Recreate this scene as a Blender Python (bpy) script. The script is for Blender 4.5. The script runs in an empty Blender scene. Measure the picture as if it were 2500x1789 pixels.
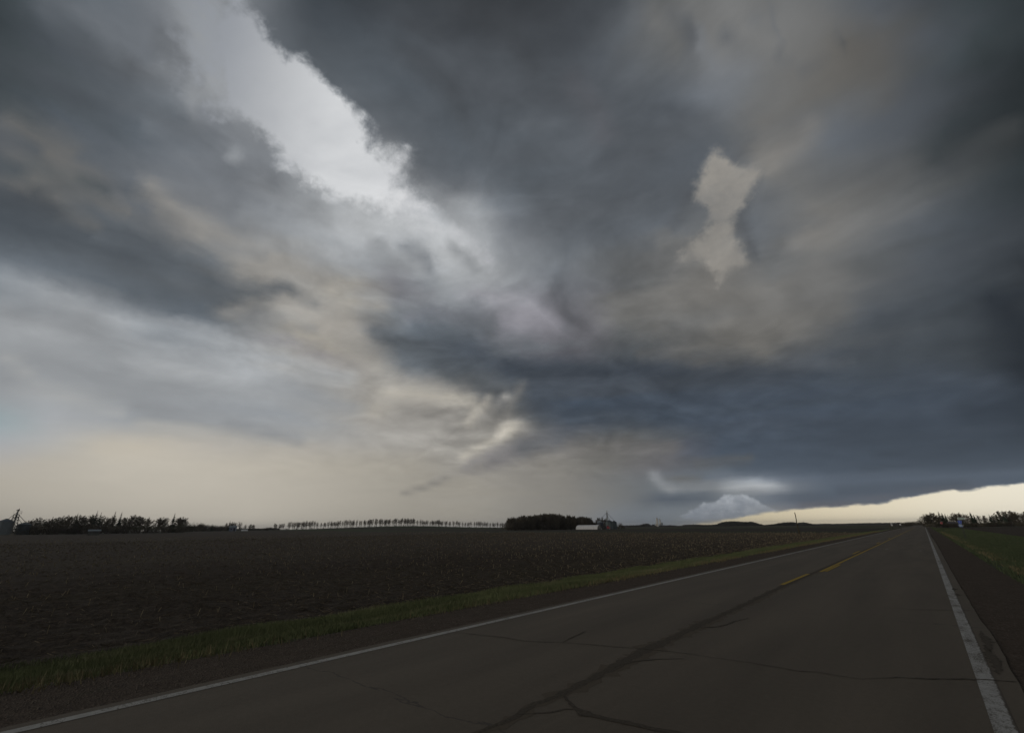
import bpy, bmesh, math, random
import numpy as np
from mathutils import Vector, Matrix
scene = bpy.context.scene
SUN_EL, SUN_AZ = 16.0, -145.0      # sun direction, degrees; azimuth is the compass bearing, 0 = along the road
EYE = 1.79                        # camera height over the road
# camera axes: picture right, forward, up of the world seen from the camera
RX = Vector((0.75988733, 0.22284039, -0.61066636)); FX = Vector((0.64999177, -0.24738493, 0.71854812)); UP = Vector((-0.00905189, 0.94294372, 0.33282909))
FOCAL = 1111.0 / 2500.0 * 36.0

def setup_camera():
    cam = bpy.data.cameras.new('camera'); o = bpy.data.objects.new('camera', cam)
    scene.collection.objects.link(o)
    cam.sensor_width = 36; cam.lens = FOCAL; cam.clip_start = .05; cam.clip_end = 30000
    right = Vector((RX.x, FX.x, UP.x)); up = Vector((RX.y, FX.y, UP.y)); back = -Vector((RX.z, FX.z, UP.z))
    m = Matrix((right, up, back)).transposed().to_4x4(); m.translation = (0, 0, EYE)
    o.matrix_world = m; scene.camera = o
scene.view_settings.view_transform = 'Standard'; scene.view_settings.look = 'None'
scene.view_settings.exposure = 0; scene.view_settings.gamma = 1
TINT=dict(b=(.948,1.0,1.052),B=(.905,.99,1.11),n=(.968,1,1.04),g=(1,1.0,.99),w=(1.02,1.0,.965),W=(1.03,.998,.935),v=(.995,.985,1.03),t=(.93,1.01,1.04))
TAB="""
0: 66t 84b 104b 120n 144n 112n 72b 68b 66n 64n 62n 64n 76n 98g 114g 110g 102g 88n 74n 66t 56t
110: 66t 84b 98b 116n 150n 104n 82b 84b 80n 78n 76n 77n 88n 100g 116g 114g 104w 94w 80n 70t 56t
220: 68t 82b 88b 106b 148n 140n 98b 94b 92b 86n 82n 81n 84n 92n 110n 110g 102w 94w 82n 64t 52t
330: 88n 92b 94b 104b 120n 138n 140n 106n 100n 94b 88n 85n 84n 90n 96n 108w 104n 92n 80n 62t 52t
440: 84b 96g 100n 114n 120n 122n 148n 150n 114n 108n 96b 90n 87n 90n 96n 110g 105g 99g 87g 72n 56t
550: 82b 88b 98b 108n 132n 136n 152n 176n 186n 184n 122n 98n 93n 96n 102g 104n 112w 106g 92n 76b 60b
660: 126b 106b 100b 102b 114b 146w 148g 146n 146n 168n 142n 112n 102g 108g 118w 106g 110g 100g 84n 70b 56b
770: 152b 158b 136b 112b 106b 130g 152w 148w 122b 118n 134v 116v 104g 105g 108w 110w 100w 84n 74b 68b 52b
880: 148b 148b 152b 160n 164n 160n 156w 146w 106b 86b 96n 88v 80n 82n 88w 92w 82n 76b 72b 68b 52b
960: 152b 156n 150b 150b 154b 156b 154n 152w 152w 128w 86n 78B 74B 74B 74B 78B 78B 76B 74B 70B 58B
1030: 158t 164n 160n 152b 152b 154n 154n 156w 150w 150w 100w 80B 80b 78B 76B 78B 78B 76B 74B 70B 62B
1080: 162n 166g 172W 172W 166w 160w 160w 160w 154w 144w 122w 98v 94w 88v 80B 77B 76B 76B 76B 74B 68B
1130: 164w 168W 174W 176W 172W 170W 166W 160W 152W 144w 134w 118w 108w 100v 88B 83B 82B 80B 80B 80B 80B
1170: 164W 168W 172W 174W 174W 170W 166W 160W 152W 144W 136w 124w 112g 106n 100b 94B 88B 88B 90B 90B 90B
1215: 162W 166W 168W 172W 172W 170W 166W 160W 152W 146W 138w 128w 116g 108b 112b 108B 96B 98B 98B 98B 98B
1260: 158W 162W 165W 168W 170W 170W 164W 158W 150W 145W 138w 130w 122n 118b 132n 140w 120v 110v 110v 110v 110v
1300: 154W 158W 162W 164W 166W 166W 162W 156W 148W 143W 136w 128w 122n 120b 150w 170W 190W 200W 210w 220w 220w
"""
ys=[];g=[]
for l in TAB.strip().splitlines():
    a,b=l.split(':'); ys.append(float(a)); g.append([np.array((.98,1.0,1.02) if t[-1] in 'bn' and float(t[:-1])>130 else TINT[t[-1]])*float(t[:-1]) for t in b.split()])
ys=np.array(ys); g=np.array(g); g=g+2*np.exp(-((g.mean(-1,keepdims=True)-88)/32)**2)*np.array((.2,1.0,1.8))+9*np.exp(-((g.mean(-1,keepdims=True)-174)/16)**2)*np.array((1.1,1.0,.85)); xs=np.arange(21)*125.0
def cub(v0,v1,v2,v3,t):
    return v1+.5*t*(v2-v0+t*(2*v0-5*v1+4*v2-v3+t*(3*(v1-v2)+v3-v0)))
def base(x,y):
    x=np.clip(x,0,2499.9); y=np.clip(y,0,1299.9)
    j=np.clip((x/125).astype(int),0,19); tx=(x/125-j)[...,None]; 
    i=np.clip(np.searchsorted(ys,y,side='right')-1,0,len(ys)-2); ty=((y-ys[i])/(ys[i+1]-ys[i]))[...,None]
    ii=[np.clip(i+k,0,len(ys)-1) for k in(-1,0,1,2)]; jj=[np.clip(j+k,0,20) for k in(-1,0,1,2)]
    r=[cub(*[g[a,b] for b in jj],tx) for a in ii]
    return cub(*r,ty)
def sm(t): t=np.clip(t,0,1); return t*t*(3-2*t)
# brush marks: polyline or blob, gaussian half width, tone, strength
S=[]
def tone_of(c):
    L=float(c[:-1]); t=np.array(TINT[c[-1]])
    if c[-1] in 'bn' and L>130: t=np.array((.98,1.0,1.02))
    return t*L
def st(pts,w,col,a=1.0): S.append((pts,w,tone_of(col),a))
def blob(x,y,rx,ry,rot,col,a=1.0): S.append(('b',x,y,rx,ry,np.radians(rot),tone_of(col),a))
# left bank, upper
st([(140,60),(240,110),(310,170)],26,'82b',.7)
st([(130,0),(240,50),(330,150)],36,'108n',.5)
st([(200,20),(330,90)],14,'116n',.4)
blob(60,170,110,60,10,'72b',.5); blob(180,230,110,32,15,'80b',.6)
blob(290,190,50,24,30,'98n',.5)
st([(250,230),(420,290),(520,330)],26,'98b',.6)
st([(372,72),(400,70),(425,95),(445,122)],6,'98n',.85)
st([(380,105),(405,130),(445,148),(472,172),(495,196)],7,'96n',.85)
st([(330,145),(355,158),(390,176),(425,190),(457,202)],9,'92n',.85)
blob(342,158,26,14,20,'90n',.8)
st([(395,150),(430,168)],6,'132n',.8); st([(380,88),(400,105)],7,'124n',.6)
st([(330,195),(380,218),(425,228)],9,'104n',.6)
st([(462,205),(474,235),(472,285)],9,'146n',.75)
st([(350,312),(400,345),(440,385),(470,402)],7,'126n',.6)
st([(500,275),(560,298),(620,350),(700,398)],20,'130n',.75)
st([(470,300),(560,340),(640,395)],18,'120n',.5)
st([(560,372),(610,405),(650,430)],5,'182n',.85)
st([(600,392),(640,412),(668,442)],10,'116n',.75)
st([(600,440),(670,470),(760,505)],18,'132n',.6)
st([(440,405),(520,425),(560,440)],10,'112n',.6)
st([(540,430),(585,465),(560,515)],16,'114n',.65)
blob(500,400,60,14,20,'122n',.4); blob(650,540,60,20,10,'138n',.5)
st([(640,20),(700,110),(800,195),(880,262),(950,335)],16,'112n',.5); st([(950,370),(1010,430),(1110,520),(1200,600)],24,'132n',.55)
st([(700,60),(830,160),(960,280),(1050,380)],40,'92b',.5)
# warm streaks
st([(20,298),(110,318),(160,350),(175,392)],14,'108w',.7)
st([(60,330),(120,372)],7,'86g',.6)
st([(0,342),(30,372),(62,384),(120,384)],7,'112w',.8)
st([(110,385),(170,420),(230,440)],14,'116w',.7)
st([(0,395),(80,410),(150,440),(200,458)],8,'86t',.75)
st([(185,424),(235,452),(262,474)],7,'80t',.8)
st([(262,452),(330,460),(385,500),(425,545)],12,'90b',.75)
st([(0,436),(40,452),(90,441),(140,474),(162,512),(200,540),(238,548)],9,'120w',.85)
st([(90,470),(130,500),(150,540)],14,'78b',.6)
st([(170,480),(250,500),(330,540),(420,575)],13,'108g',.6)
st([(278,488),(312,518)],6,'124w',.7)
st([(245,450),(300,480)],6,'104g',.5)
st([(355,452),(430,512),(480,562),(600,604),(720,652),(830,700)],19,'144w',.85)
st([(380,520),(450,565),(560,640),(640,700)],10,'142w',.65)
st([(430,470),(500,500),(560,540)],10,'120n',.6)
st([(520,588),(600,610),(650,622)],6,'122n',.6)
st([(640,590),(740,610),(860,640)],18,'146g',.5)
# slate band
st([(0,470),(90,520),(230,590),(330,630),(480,690),(620,730)],38,'80b',.6)
st([(0,560),(110,600),(260,680),(430,740)],26,'92b',.5)
st([(235,582),(330,618),(420,660),(470,690)],8,'114b',.6)
st([(250,560),(360,596),(440,640)],12,'88b',.6)
st([(560,690),(640,706),(690,700),(770,736)],9,'98b',.85)
st([(600,700),(680,715)],9,'100b',.6); st([(665,725),(668,748)],6,'100b',.6)
blob(440,700,90,30,15,'98b',.6); blob(560,735,60,20,10,'98b',.6)
blob(300,730,70,12,20,'112b',.5)
# bright edge below the slate
st([(0,668),(90,700),(190,742),(290,775)],12,'164n',.75)
st([(270,775),(360,785),(440,798),(540,820)],13,'172n',.8)
st([(540,822),(640,860),(760,900),(860,925)],12,'168n',.7)
blob(620,912,26,12,10,'176n',.5); blob(300,800,60,22,10,'172n',.6)
st([(30,760),(100,775),(200,800),(280,840)],18,'138b',.75)
st([(0,820),(100,830),(220,850)],10,'156n',.5)
st([(200,870),(300,900),(350,945),(440,950)],18,'143b',.7)
st([(360,860),(470,880),(560,900)],18,'156b',.6)
st([(0,862),(55,900),(100,950),(200,978),(300,1004)],8,'170g',.75)
st([(90,930),(160,940),(210,955)],9,'152n',.6); blob(20,930,40,26,0,'142b',.6)
st([(230,925),(330,962),(410,985)],12,'146b',.6)
st([(320,985),(390,1012),(450,1015)],12,'140b',.8)
st([(410,930),(520,960),(600,1000)],14,'146b',.5)
st([(560,1032),(640,1056),(730,1072)],11,'140b',.8)
st([(500,1010),(580,1022)],9,'146b',.6)
st([(690,930),(780,980),(860,995)],18,'148b',.6); st([(640,940),(740,975),(820,1020)],12,'156n',.4)
blob(800,1050,90,26,5,'152n',.5)
st([(340,1035),(450,1040),(560,1075),(700,1100)],9,'182W',.4)
# cream puffs left of centre
blob(690,745,34,22,10,'160w',.8); blob(735,765,40,20,10,'158w',.6); blob(600,745,40,14,-10,'146w',.7)
blob(560,765,38,14,0,'142w',.7); blob(640,775,50,12,10,'136n',.5)
st([(700,790),(770,835),(850,880),(920,900)],14,'160W',.75)
st([(640,770),(700,782),(770,810)],6,'138n',.6); st([(620,812),(700,840),(790,872),(850,890)],7,'140v',.6)
blob(770,715,50,12,-15,'152w',.6); blob(830,700,56,14,-12,'170W',.75); blob(845,735,30,16,0,'160W',.6)
blob(795,760,50,14,10,'148w',.5); blob(920,742,26,18,0,'162w',.75); blob(900,770,30,8,0,'128n',.5)
blob(865,850,60,22,15,'152w',.5)
blob(1000,765,16,14,0,'142v',.6)
# knots under the gap
st([(915,592),(950,625),(975,655)],16,'136n',.8); st([(985,598),(1030,625),(1060,660)],13,'126n',.8)
st([(950,680),(1000,740),(1060,770)],20,'118v',.6); blob(1070,652,12,11,0,'186n',.95); blob(1040,690,14,20,30,'128n',.5)
st([(1100,600),(1135,630),(1160,665)],12,'140n',.8); blob(1120,700,50,40,0,'154n',.5); blob(1190,600,24,40,-30,'176n',.5)
blob(1240,680,40,34,20,'146n',.5); st([(1110,480),(1165,500),(1190,530)],12,'148n',.7); st([(1030,455),(1080,490)],10,'140n',.5)
st([(1225,600),(1270,660),(1310,720)],26,'128n',.4)
# dark keel
st([(915,812),(980,838),(1080,858),(1190,880)],18,'86b',.85); st([(1040,770),(1120,780),(1190,800)],14,'104b',.6)
st([(1060,890),(1130,920),(1190,950)],20,'82b',.7); st([(1150,860),(1230,900)],22,'80B',.6)
blob(1275,775,40,30,-10,'146v',.75); blob(1330,795,40,36,0,'134v',.6); blob(1270,830,44,20,0,'124n',.5)
st([(1208,765),(1200,810),(1212,850),(1250,882)],8,'104n',.7)
st([(1385,740),(1400,800),(1410,860)],14,'100v',.6); blob(1445,800,34,34,0,'116v',.55)
st([(1130,730),(1170,750),(1190,775)],9,'108n',.5); st([(1210,720),(1260,720),(1300,735)],10,'140n',.4)
st([(1240,895),(1500,905),(1800,912),(2050,898)],26,'66B',.7)
st([(1560,860),(1640,868),(1720,880)],12,'96w',.5); st([(1460,740),(1560,790),(1650,830)],24,'104w',.35)
st([(1885,872),(1950,892),(2010,900),(2080,888)],8,'98n',.6); st([(1900,850),(1960,862)],8,'82n',.5); blob(1940,845,30,12,0,'76n',.5)
blob(1930,800,50,26,0,'118w',.45); st([(1980,880),(2060,840),(2140,820)],9,'90n',.4)
st([(1300,970),(1500,940),(1700,965),(1900,950)],12,'80B',.35); st([(1500,1000),(1700,985),(1950,975),(2150,930)],14,'82B',.35)
st([(1300,1000),(1400,1010),(1560,1020)],18,'68B',.5)
st([(1130,730),(1180,715),(1240,720)],8,'158v',.6); st([(1250,735),(1300,745),(1330,770)],9,'152v',.55); st([(1290,845),(1350,835),(1400,845)],9,'102b',.55)
st([(860,790),(930,800),(985,795)],9,'120n',.5); st([(980,735),(1030,745),(1075,735)],9,'142v',.5); st([(1010,805),(1080,812),(1150,822)],8,'76b',.5)
st([(1480,700),(1560,740),(1600,800)],12,'112w',.4); st([(1600,720),(1700,750),(1760,800)],14,'118w',.35); st([(1640,850),(1760,840),(1860,850)],9,'116w',.4)
st([(1360,690),(1390,760),(1380,820)],9,'98n',.4); st([(1500,640),(1560,690)],12,'92n',.35); st([(2000,640),(2060,690),(2040,760)],16,'116w',.35)
st([(1250,150),(1330,220),(1360,320)],26,'92b',.35); st([(1000,130),(1100,220),(1150,330)],22,'76n',.35); st([(1150,30),(1250,90),(1300,160)],24,'64n',.4)
st([(1400,200),(1470,300),(1500,420)],26,'94v',.35); st([(1200,380),(1300,460),(1380,560)],24,'82n',.35)
# swirl and cream scud
st([(870,880),(930,905),(980,940)],20,'150w',.6); st([(930,965),(990,955),(1060,962),(1150,978)],14,'174W',.85)
st([(950,930),(1010,945),(1090,950)],14,'158w',.5)
blob(910,1002,22,14,0,'166W',.85); blob(945,1000,30,12,0,'156w',.5); st([(890,960),(960,985),(1010,1000)],12,'152w',.5)
st([(1040,1012),(1090,1008),(1140,1012),(1158,1002)],7,'116w',.9); st([(990,1005),(1050,1010)],9,'138w',.6)
st([(960,1020),(1020,1045),(1090,1078)],8,'142w',.6); st([(1000,1040),(1050,1070),(1100,1100)],5,'162w',.5)
st([(1090,1040),(1130,1052),(1160,1045)],9,'120w',.75); st([(1120,1062),(1170,1080)],7,'132w',.5)
st([(1195,975),(1165,1005),(1145,1035)],9,'178W',.85); st([(1240,960),(1215,990),(1185,1020)],6,'150w',.6)
st([(1270,940),(1250,980),(1235,1010)],9,'124w',.7); blob(1234,966,10,10,0,'166w',.8)
blob(1238,1048,26,18,-35,'208W',.95); st([(1265,1040),(1215,1075),(1160,1100),(1130,1118)],9,'188W',.9); blob(1285,1045,20,24,-20,'140w',.5)
# funnel tail
st([(1440,1050),(1320,1085),(1230,1118),(1150,1145)],14,'102v',.85); st([(1290,1072),(1210,1105),(1130,1140)],6,'128v',.7)
st([(1180,1132),(1110,1160),(1050,1180)],7,'130w',.75); st([(1090,1165),(1040,1188),(985,1204)],3.2,'126w',.8)
st([(1150,1118),(1100,1145),(1060,1170)],4,'152w',.6)
st([(1420,1100),(1330,1118),(1240,1150)],14,'134w',.4); st([(1500,1040),(1390,1065),(1280,1095)],18,'80B',.7)
st([(1400,1085),(1500,1098),(1640,1092)],18,'106w',.6); blob(1480,1060,60,14,0,'100w',.4)
st([(1380,930),(1560,920),(1760,925)],9,'80B',.4); st([(1700,860),(1850,880),(1900,905)],7,'84n',.5); st([(2080,1010),(2250,1000),(2420,985)],8,'84B',.35); st([(2000,1060),(2200,1075),(2400,1060)],9,'68B',.4); st([(1700,1130),(1770,1128),(1830,1118)],10,'92w',.6); blob(1640,1130,60,14,0,'94w',.4)
st([(1330,1130),(1320,1200),(1310,1290)],70,'132W',.45); st([(1150,1180),(1140,1290)],80,'156W',.4); st([(985,1204),(1040,1188),(1090,1166)],3.5,'118w',.6)
# upper right
blob(1600,40,26,26,0,'114g',.7); st([(1545,0),(1570,50)],14,'100n',.5)
st([(1650,45),(1690,60),(1692,110)],13,'96n',.8); st([(1680,80),(1685,150)],16,'92n',.5)
blob(1775,92,28,20,15,'96n',.8); st([(1712,70),(1716,130),(1760,165),(1830,172)],9,'118n',.7)
st([(1820,70),(1870,100),(1910,130)],9,'122g',.5); st([(1880,10),(1888,50),(1902,95)],4,'104n',.6); st([(1830,30),(1850,60)],5,'108n',.4)
blob(1904,142,14,12,0,'92n',.8); blob(1955,160,12,8,0,'112n',.6); st([(1925,150),(1960,175),(2010,150)],5,'98n',.5); blob(2012,148,12,10,0,'98n',.6)
st([(2045,95),(2058,70),(2110,60),(2160,60)],5,'108n',.3); blob(2100,120,50,50,0,'90w',.7); st([(2045,95),(2060,130)],6,'80n',.6)
blob(2200,90,50,60,0,'80n',.4); st([(2390,100),(2430,200),(2400,290),(2280,385)],34,'60t',.7); st([(2500,170),(2500,330)],30,'48t',.8)
st([(2500,298),(2430,330),(2370,350),(2300,400)],9,'82g',.6); st([(2480,340),(2350,420)],22,'74g',.4)
blob(1710,300,50,30,0,'88n',.5); blob(1815,385,22,9,0,'88n',.8); blob(1870,330,20,8,0,'112n',.4)
st([(1990,300),(1940,360),(1880,410)],22,'122w',.65); st([(1850,400),(1900,380)],14,'124w',.5)
st([(1845,450),(1812,510),(1808,560),(1840,620)],13,'88n',.85); blob(1880,480,30,30,0,'98n',.6); st([(1800,560),(1850,562)],4,'110n',.5)
blob(1960,585,60,22,-8,'128w',.6); st([(2040,540),(2130,535),(2200,505),(2260,488)],10,'118g',.6); blob(1900,600,22,26,0,'94g',.5)
st([(1692,470),(1672,520),(1640,560)],12,'86n',.7); blob(1610,590,18,10,20,'116w',.7); st([(1625,560),(1640,590)],4,'112w',.5); blob(1660,660,40,14,0,'92g',.5)
blob(1780,700,60,40,0,'114w',.45); blob(1600,760,110,40,0,'108w',.35); blob(2050,700,70,40,0,'104g',.4)
st([(2110,640),(2250,600),(2500,560)],26,'74b',.35); st([(2100,720),(2300,690),(2480,660)],10,'84b',.3); st([(2150,790),(2350,760),(2500,740)],12,'60b',.4)
st([(2430,740),(2500,820),(2500,900)],28,'46B',.6); st([(2050,830),(2200,800),(2330,790)],12,'80b',.4)
st([(2200,900),(2350,930),(2460,950)],8,'84B',.5); blob(2420,930,30,14,0,'84B',.5); blob(2360,1000,60,18,0,'56B',.4)
st([(2140,1105),(2250,1110),(2400,1090)],9,'66B',.5); st([(2330,1060),(2480,1035)],5,'84B',.4)
st([(1950,1020),(2100,1040),(2250,1030)],14,'66B',.4); st([(1700,1040),(1850,1050),(1960,1030)],14,'80B',.3)
# glow low on the right
st([(1600,1160),(1614,1180),(1636,1196)],9,'150b',.7); blob(1636,1196,24,8,0,'142b',.5); st([(1590,1158),(1600,1175)],8,'140b',.5)
st([(1630,1192),(1700,1187),(1790,1183)],8,'138b',.7); st([(1640,1160),(1720,1150),(1790,1158)],6,'118b',.5)
blob(1670,1168,36,9,0,'98w',.6); blob(1850,1190,130,26,0,'134b',.7); blob(1835,1183,50,13,-3,'214b',1.0); blob(1885,1192,44,11,5,'186b',.85); blob(1795,1186,30,9,0,'176b',.7); st([(1780,1192),(1850,1196),(1910,1200)],5,'166b',.6)
blob(1830,1198,60,14,0,'140b',.5); st([(1720,1166),(1850,1168),(2000,1172)],8,'114B',.5)
blob(1640,1218,60,11,0,'88B',.85); blob(1720,1212,30,9,0,'92B',.7); blob(1585,1232,30,12,0,'104b',.5)
blob(1930,1210,50,16,0,'92B',.6); blob(1990,1216,60,12,0,'84B',.5)
st([(2000,1172),(2200,1164),(2400,1160),(2500,1150)],12,'104B',.55); st([(2050,1200),(2200,1192),(2350,1180)],9,'82B',.6)
st([(1960,1236),(2060,1228),(2150,1216),(2240,1204),(2400,1184)],6,'96v',.6); st([(2100,1148),(2300,1140),(2500,1125)],8,'74B',.4)
blob(1620,1250,40,9,0,'124b',.6); blob(1560,1262,50,10,0,'116b',.5)
def strokes(c,x,y):
    for s in S:
        if s[0]=='b':
            _,x0,y0,rx,ry,r,col,a=s
            dx=x-x0;dy=y-y0; u=(dx*np.cos(r)+dy*np.sin(r))/rx; v=(-dx*np.sin(r)+dy*np.cos(r))/ry
            q=u*u+v*v; m=a*np.exp(-q*(.55+.22*q))
        else:
            pts,w,col,a=s
            d=np.full(x.shape,1e9)
            for (ax,ay),(bx,by) in zip(pts[:-1],pts[1:]):
                L=(bx-ax)**2+(by-ay)**2; t=np.clip(((x-ax)*(bx-ax)+(y-ay)*(by-ay))/L,0,1)
                d=np.minimum(d,np.hypot(x-ax-t*(bx-ax),y-ay-t*(by-ay)))
            q=(d/w)**2; m=a*np.exp(-q*(.55+.1*q))
        c=c+(col-c)*m[...,None]
    return c
def sdf(poly,x,y):
    """positive inside"""
    d=np.full(x.shape,1e9); ins=np.zeros(x.shape,bool); n=len(poly)
    for k in range(n):
        ax,ay=poly[k][:2];bx,by=poly[(k+1)%n][:2]
        L=(bx-ax)**2+(by-ay)**2; t=np.clip(((x-ax)*(bx-ax)+(y-ay)*(by-ay))/L,0,1)
        d=np.minimum(d,np.hypot(x-ax-t*(bx-ax),y-ay-t*(by-ay)))
        if ay!=by:
            c=((ay>y)!=(by>y))&(x<(bx-ax)*(y-ay)/(by-ay)+ax); ins^=c
    return np.where(ins,d,-d)
STRIP=[(1500,1330),(1580,1296),(1660,1284),(1760,1268),(1870,1251),(1960,1243),(2010,1238),(2060,1236),(2110,1230),(2160,1227),(2185,1216),(2230,1212),(2265,1203),(2300,1197),(2330,1194),(2350,1200),(2385,1192),(2440,1186),(2500,1177),(2700,1150),(2700,1400),(1500,1400)]
CUM=[(1655,1262),(1690,1240),(1715,1225),(1745,1222),(1765,1205),(1790,1204),(1815,1208),(1845,1222),(1875,1240),(1900,1243),(1910,1247),(1870,1262),(1800,1268),(1700,1275)]

GAP=[(500,-60),(590,-30),(606,18),(632,44),(648,75),(690,98),(705,122),(738,130),(760,158),(790,180),(806,214),(842,232),(862,262),(890,270),(905,298),(928,318),(932,348),(945,362),(958,346),(975,356),(1000,344),(1018,360),(1022,392),(1004,408),(1000,432),(1022,448),(1046,470),(1068,486),(1090,520),(1140,535),(1190,590),(1205,640),(1225,690),(1170,650),(1150,610),(1110,600),(1060,585),(1035,556),(1010,560),(985,545),(960,545),(925,520),(880,515),(850,496),(800,488),(765,462),(740,455),(715,430),(690,428),(660,380),(625,345),(600,300),(560,270),(540,255),(480,210),(440,130),(420,60),(400,-60)]
PATCH=[(1745,364),(1757,368),(1768,384),(1790,398),(1822,400),(1850,392),(1872,402),(1858,430),(1838,470),(1815,496),(1796,520),(1787,548),(1794,576),(1812,600),(1822,640),(1812,668),(1786,664),(1762,700),(1738,690),(1722,640),(1700,634),(1672,640),(1640,626),(1664,604),(1686,580),(1712,566),(1728,540),(1712,512),(1694,486),(1698,440),(1716,404),(1734,384)]
# ---------------------------------------------------------------- cloud chart by bearing and elevation
def chart_rows():
    """reads the cloud survey above along lines of equal elevation; every band becomes a short list of
    (position along the bearing, colour) stops, dense only where the clouds change"""
    rows = 66; full = np.array([[RX.x, FX.x, UP.x], [RX.y, FX.y, UP.y], [RX.z, FX.z, UP.z]])
    u = np.linspace(0, 1, 256); az = np.radians(-40 + (u - .5) * 124); els = 59.0 * (np.arange(rows) / (rows - 1)) ** 1.45
    def survey(el):
        e = math.radians(el); d = np.stack([np.sin(az) * math.cos(e), np.cos(az) * math.cos(e), np.full_like(az, math.sin(e))], 0)
        c = full @ d; zz = np.maximum(c[2], .05)
        return np.clip(1250 + 1111 * c[0] / zz, -80, 2580), np.clip(894.5 - 1111 * c[1] / zz, -80, 1302)
    def thin(row, most=32, tol=1.2):
        idx = [0, 255]; X = np.arange(256)
        while len(idx) < most:
            I = np.array(sorted(idx)); r = np.stack([np.interp(X, I, row[I, c]) for c in range(3)], -1)
            er = np.abs(r - row).max(1); k = int(er.argmax())
            if er[k] < tol: break
            idx.append(k)
        return [(i / 255, tuple(row[i] / 255)) for i in sorted(idx)]
    tone, edge = [], []
    for k, e in enumerate(els):
        st_ = (els[min(k + 1, rows - 1)] - els[max(k - 1, 0)]) / 2; ca = cb = 0.0
        for dv, w in ((-.35, .25), (0, .5), (.35, .25)):
            x, y = survey(max(e + dv * st_, 0.0)); c = strokes(base(x, y), x, y)
            soft = np.where((x < 560) & (y < 330), 5.0, np.where(x > 600 + y, 1.0, 1.8))
            s1 = sdf(GAP, x, y) / soft; s2 = sdf(STRIP, x, y); s3 = np.maximum(sdf(PATCH, x, y), sdf(CUM, x, y) * 2)
            ca = ca + c * w; cb = cb + (np.stack([s1 / 160, s2 / 80, s3 / 120], -1) + .5) * w
        tone.append(thin(np.clip(ca, 0, 255))); edge.append(thin(np.clip(cb, 0, 1) * 255))
    return tone, edge
class NT:
    """small helper for building node trees"""
    def __init__(s, tree): s.t = tree; s.l = tree.links
    def n(s, typ, **kw):
        nd = s.t.nodes.new(typ)
        for k, v in kw.items(): setattr(nd, k, v)
        return nd
    def link(s, a, b): s.l.new(a, b)
    def put(s, sock, v):
        if hasattr(v, 'is_linked') or hasattr(v, 'node'): s.l.new(v, sock)
        else: sock.default_value = v
    def m(s, op, a, b=0.0, c=0.0, clamp=False):
        nd = s.n('ShaderNodeMath', operation=op, use_clamp=clamp)
        s.put(nd.inputs[0], a); s.put(nd.inputs[1], b)
        if op in ('MULTIPLY_ADD', 'COMPARE', 'SMOOTH_MAX'): s.put(nd.inputs[2], c)
        return nd.outputs[0]
    def mixc(s, f, a, b, mode='MIX', clamp=True):
        nd = s.n('ShaderNodeMix', data_type='RGBA', blend_type=mode, clamp_factor=clamp)
        s.put(nd.inputs[0], f); s.put(nd.inputs[6], a); s.put(nd.inputs[7], b)
        return nd.outputs[2]
    def noise(s, vec, scale, detail=3, rough=.5, dist=0.0, dims='3D'):
        nd = s.n('ShaderNodeTexNoise', noise_dimensions=dims)
        if vec is not None: s.l.new(vec, nd.inputs['Vector'])
        nd.inputs['Scale'].default_value = scale; nd.inputs['Detail'].default_value = detail
        nd.inputs['Roughness'].default_value = rough; nd.inputs['Distortion'].default_value = dist
        return nd
    def rng(s, v, a, b, c=0.0, d=1.0, interp='SMOOTHSTEP'):
        nd = s.n('ShaderNodeMapRange', interpolation_type=interp)
        s.put(nd.inputs[0], v)
        for k, x in zip((1, 2, 3, 4), (a, b, c, d)): s.put(nd.inputs[k], x)
        return nd.outputs[0]
    def ramp(s, f, stops, interp='LINEAR'):
        nd = s.n('ShaderNodeValToRGB'); cr = nd.color_ramp; cr.interpolation = interp
        while len(cr.elements) > 1: cr.elements.remove(cr.elements[-1])
        for i, (p, c) in enumerate(stops):
            e = cr.elements[0] if i == 0 else cr.elements.new(p)
            e.position = p; e.color = (c[0], c[1], c[2], 1)
        s.put(nd.inputs[0], f)
        return nd.outputs[0]
    def xyz(s, v):
        nd = s.n('ShaderNodeSeparateXYZ'); s.l.new(v, nd.inputs[0]); return nd.outputs
    def vec(s, x, y, z=0.0):
        nd = s.n('ShaderNodeCombineXYZ')
        for i, v in enumerate((x, y, z)): s.put(nd.inputs[i], v)
        return nd.outputs[0]

def band_group(ht, he):
    # one elevation band of the cloud chart: tone and edges along the bearing
    t = bpy.data.node_groups.new('cloud_band', 'ShaderNodeTree')
    t.interface.new_socket('bearing', in_out='INPUT', socket_type='NodeSocketFloat')
    t.interface.new_socket('tone', in_out='OUTPUT', socket_type='NodeSocketColor')
    t.interface.new_socket('edge', in_out='OUTPUT', socket_type='NodeSocketColor')
    G = NT(t)
    a = G.n('ShaderNodeValToRGB'); b = G.n('ShaderNodeValToRGB')
    for nd, h in ((a, ht), (b, he)):
        cr = nd.color_ramp
        for i, (p, c) in enumerate(h):
            e = cr.elements[i] if i < 2 else cr.elements.new(1.0)
            if i == 1: e.position = 1.0
            e.position = p; e.color = (c[0], c[1], c[2], 1)
    gi = G.n('NodeGroupInput'); go = G.n('NodeGroupOutput')
    for k, nd in enumerate((a, b)): G.link(gi.outputs[0], nd.inputs[0]); G.link(nd.outputs[0], go.inputs[k])
    return t

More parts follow.
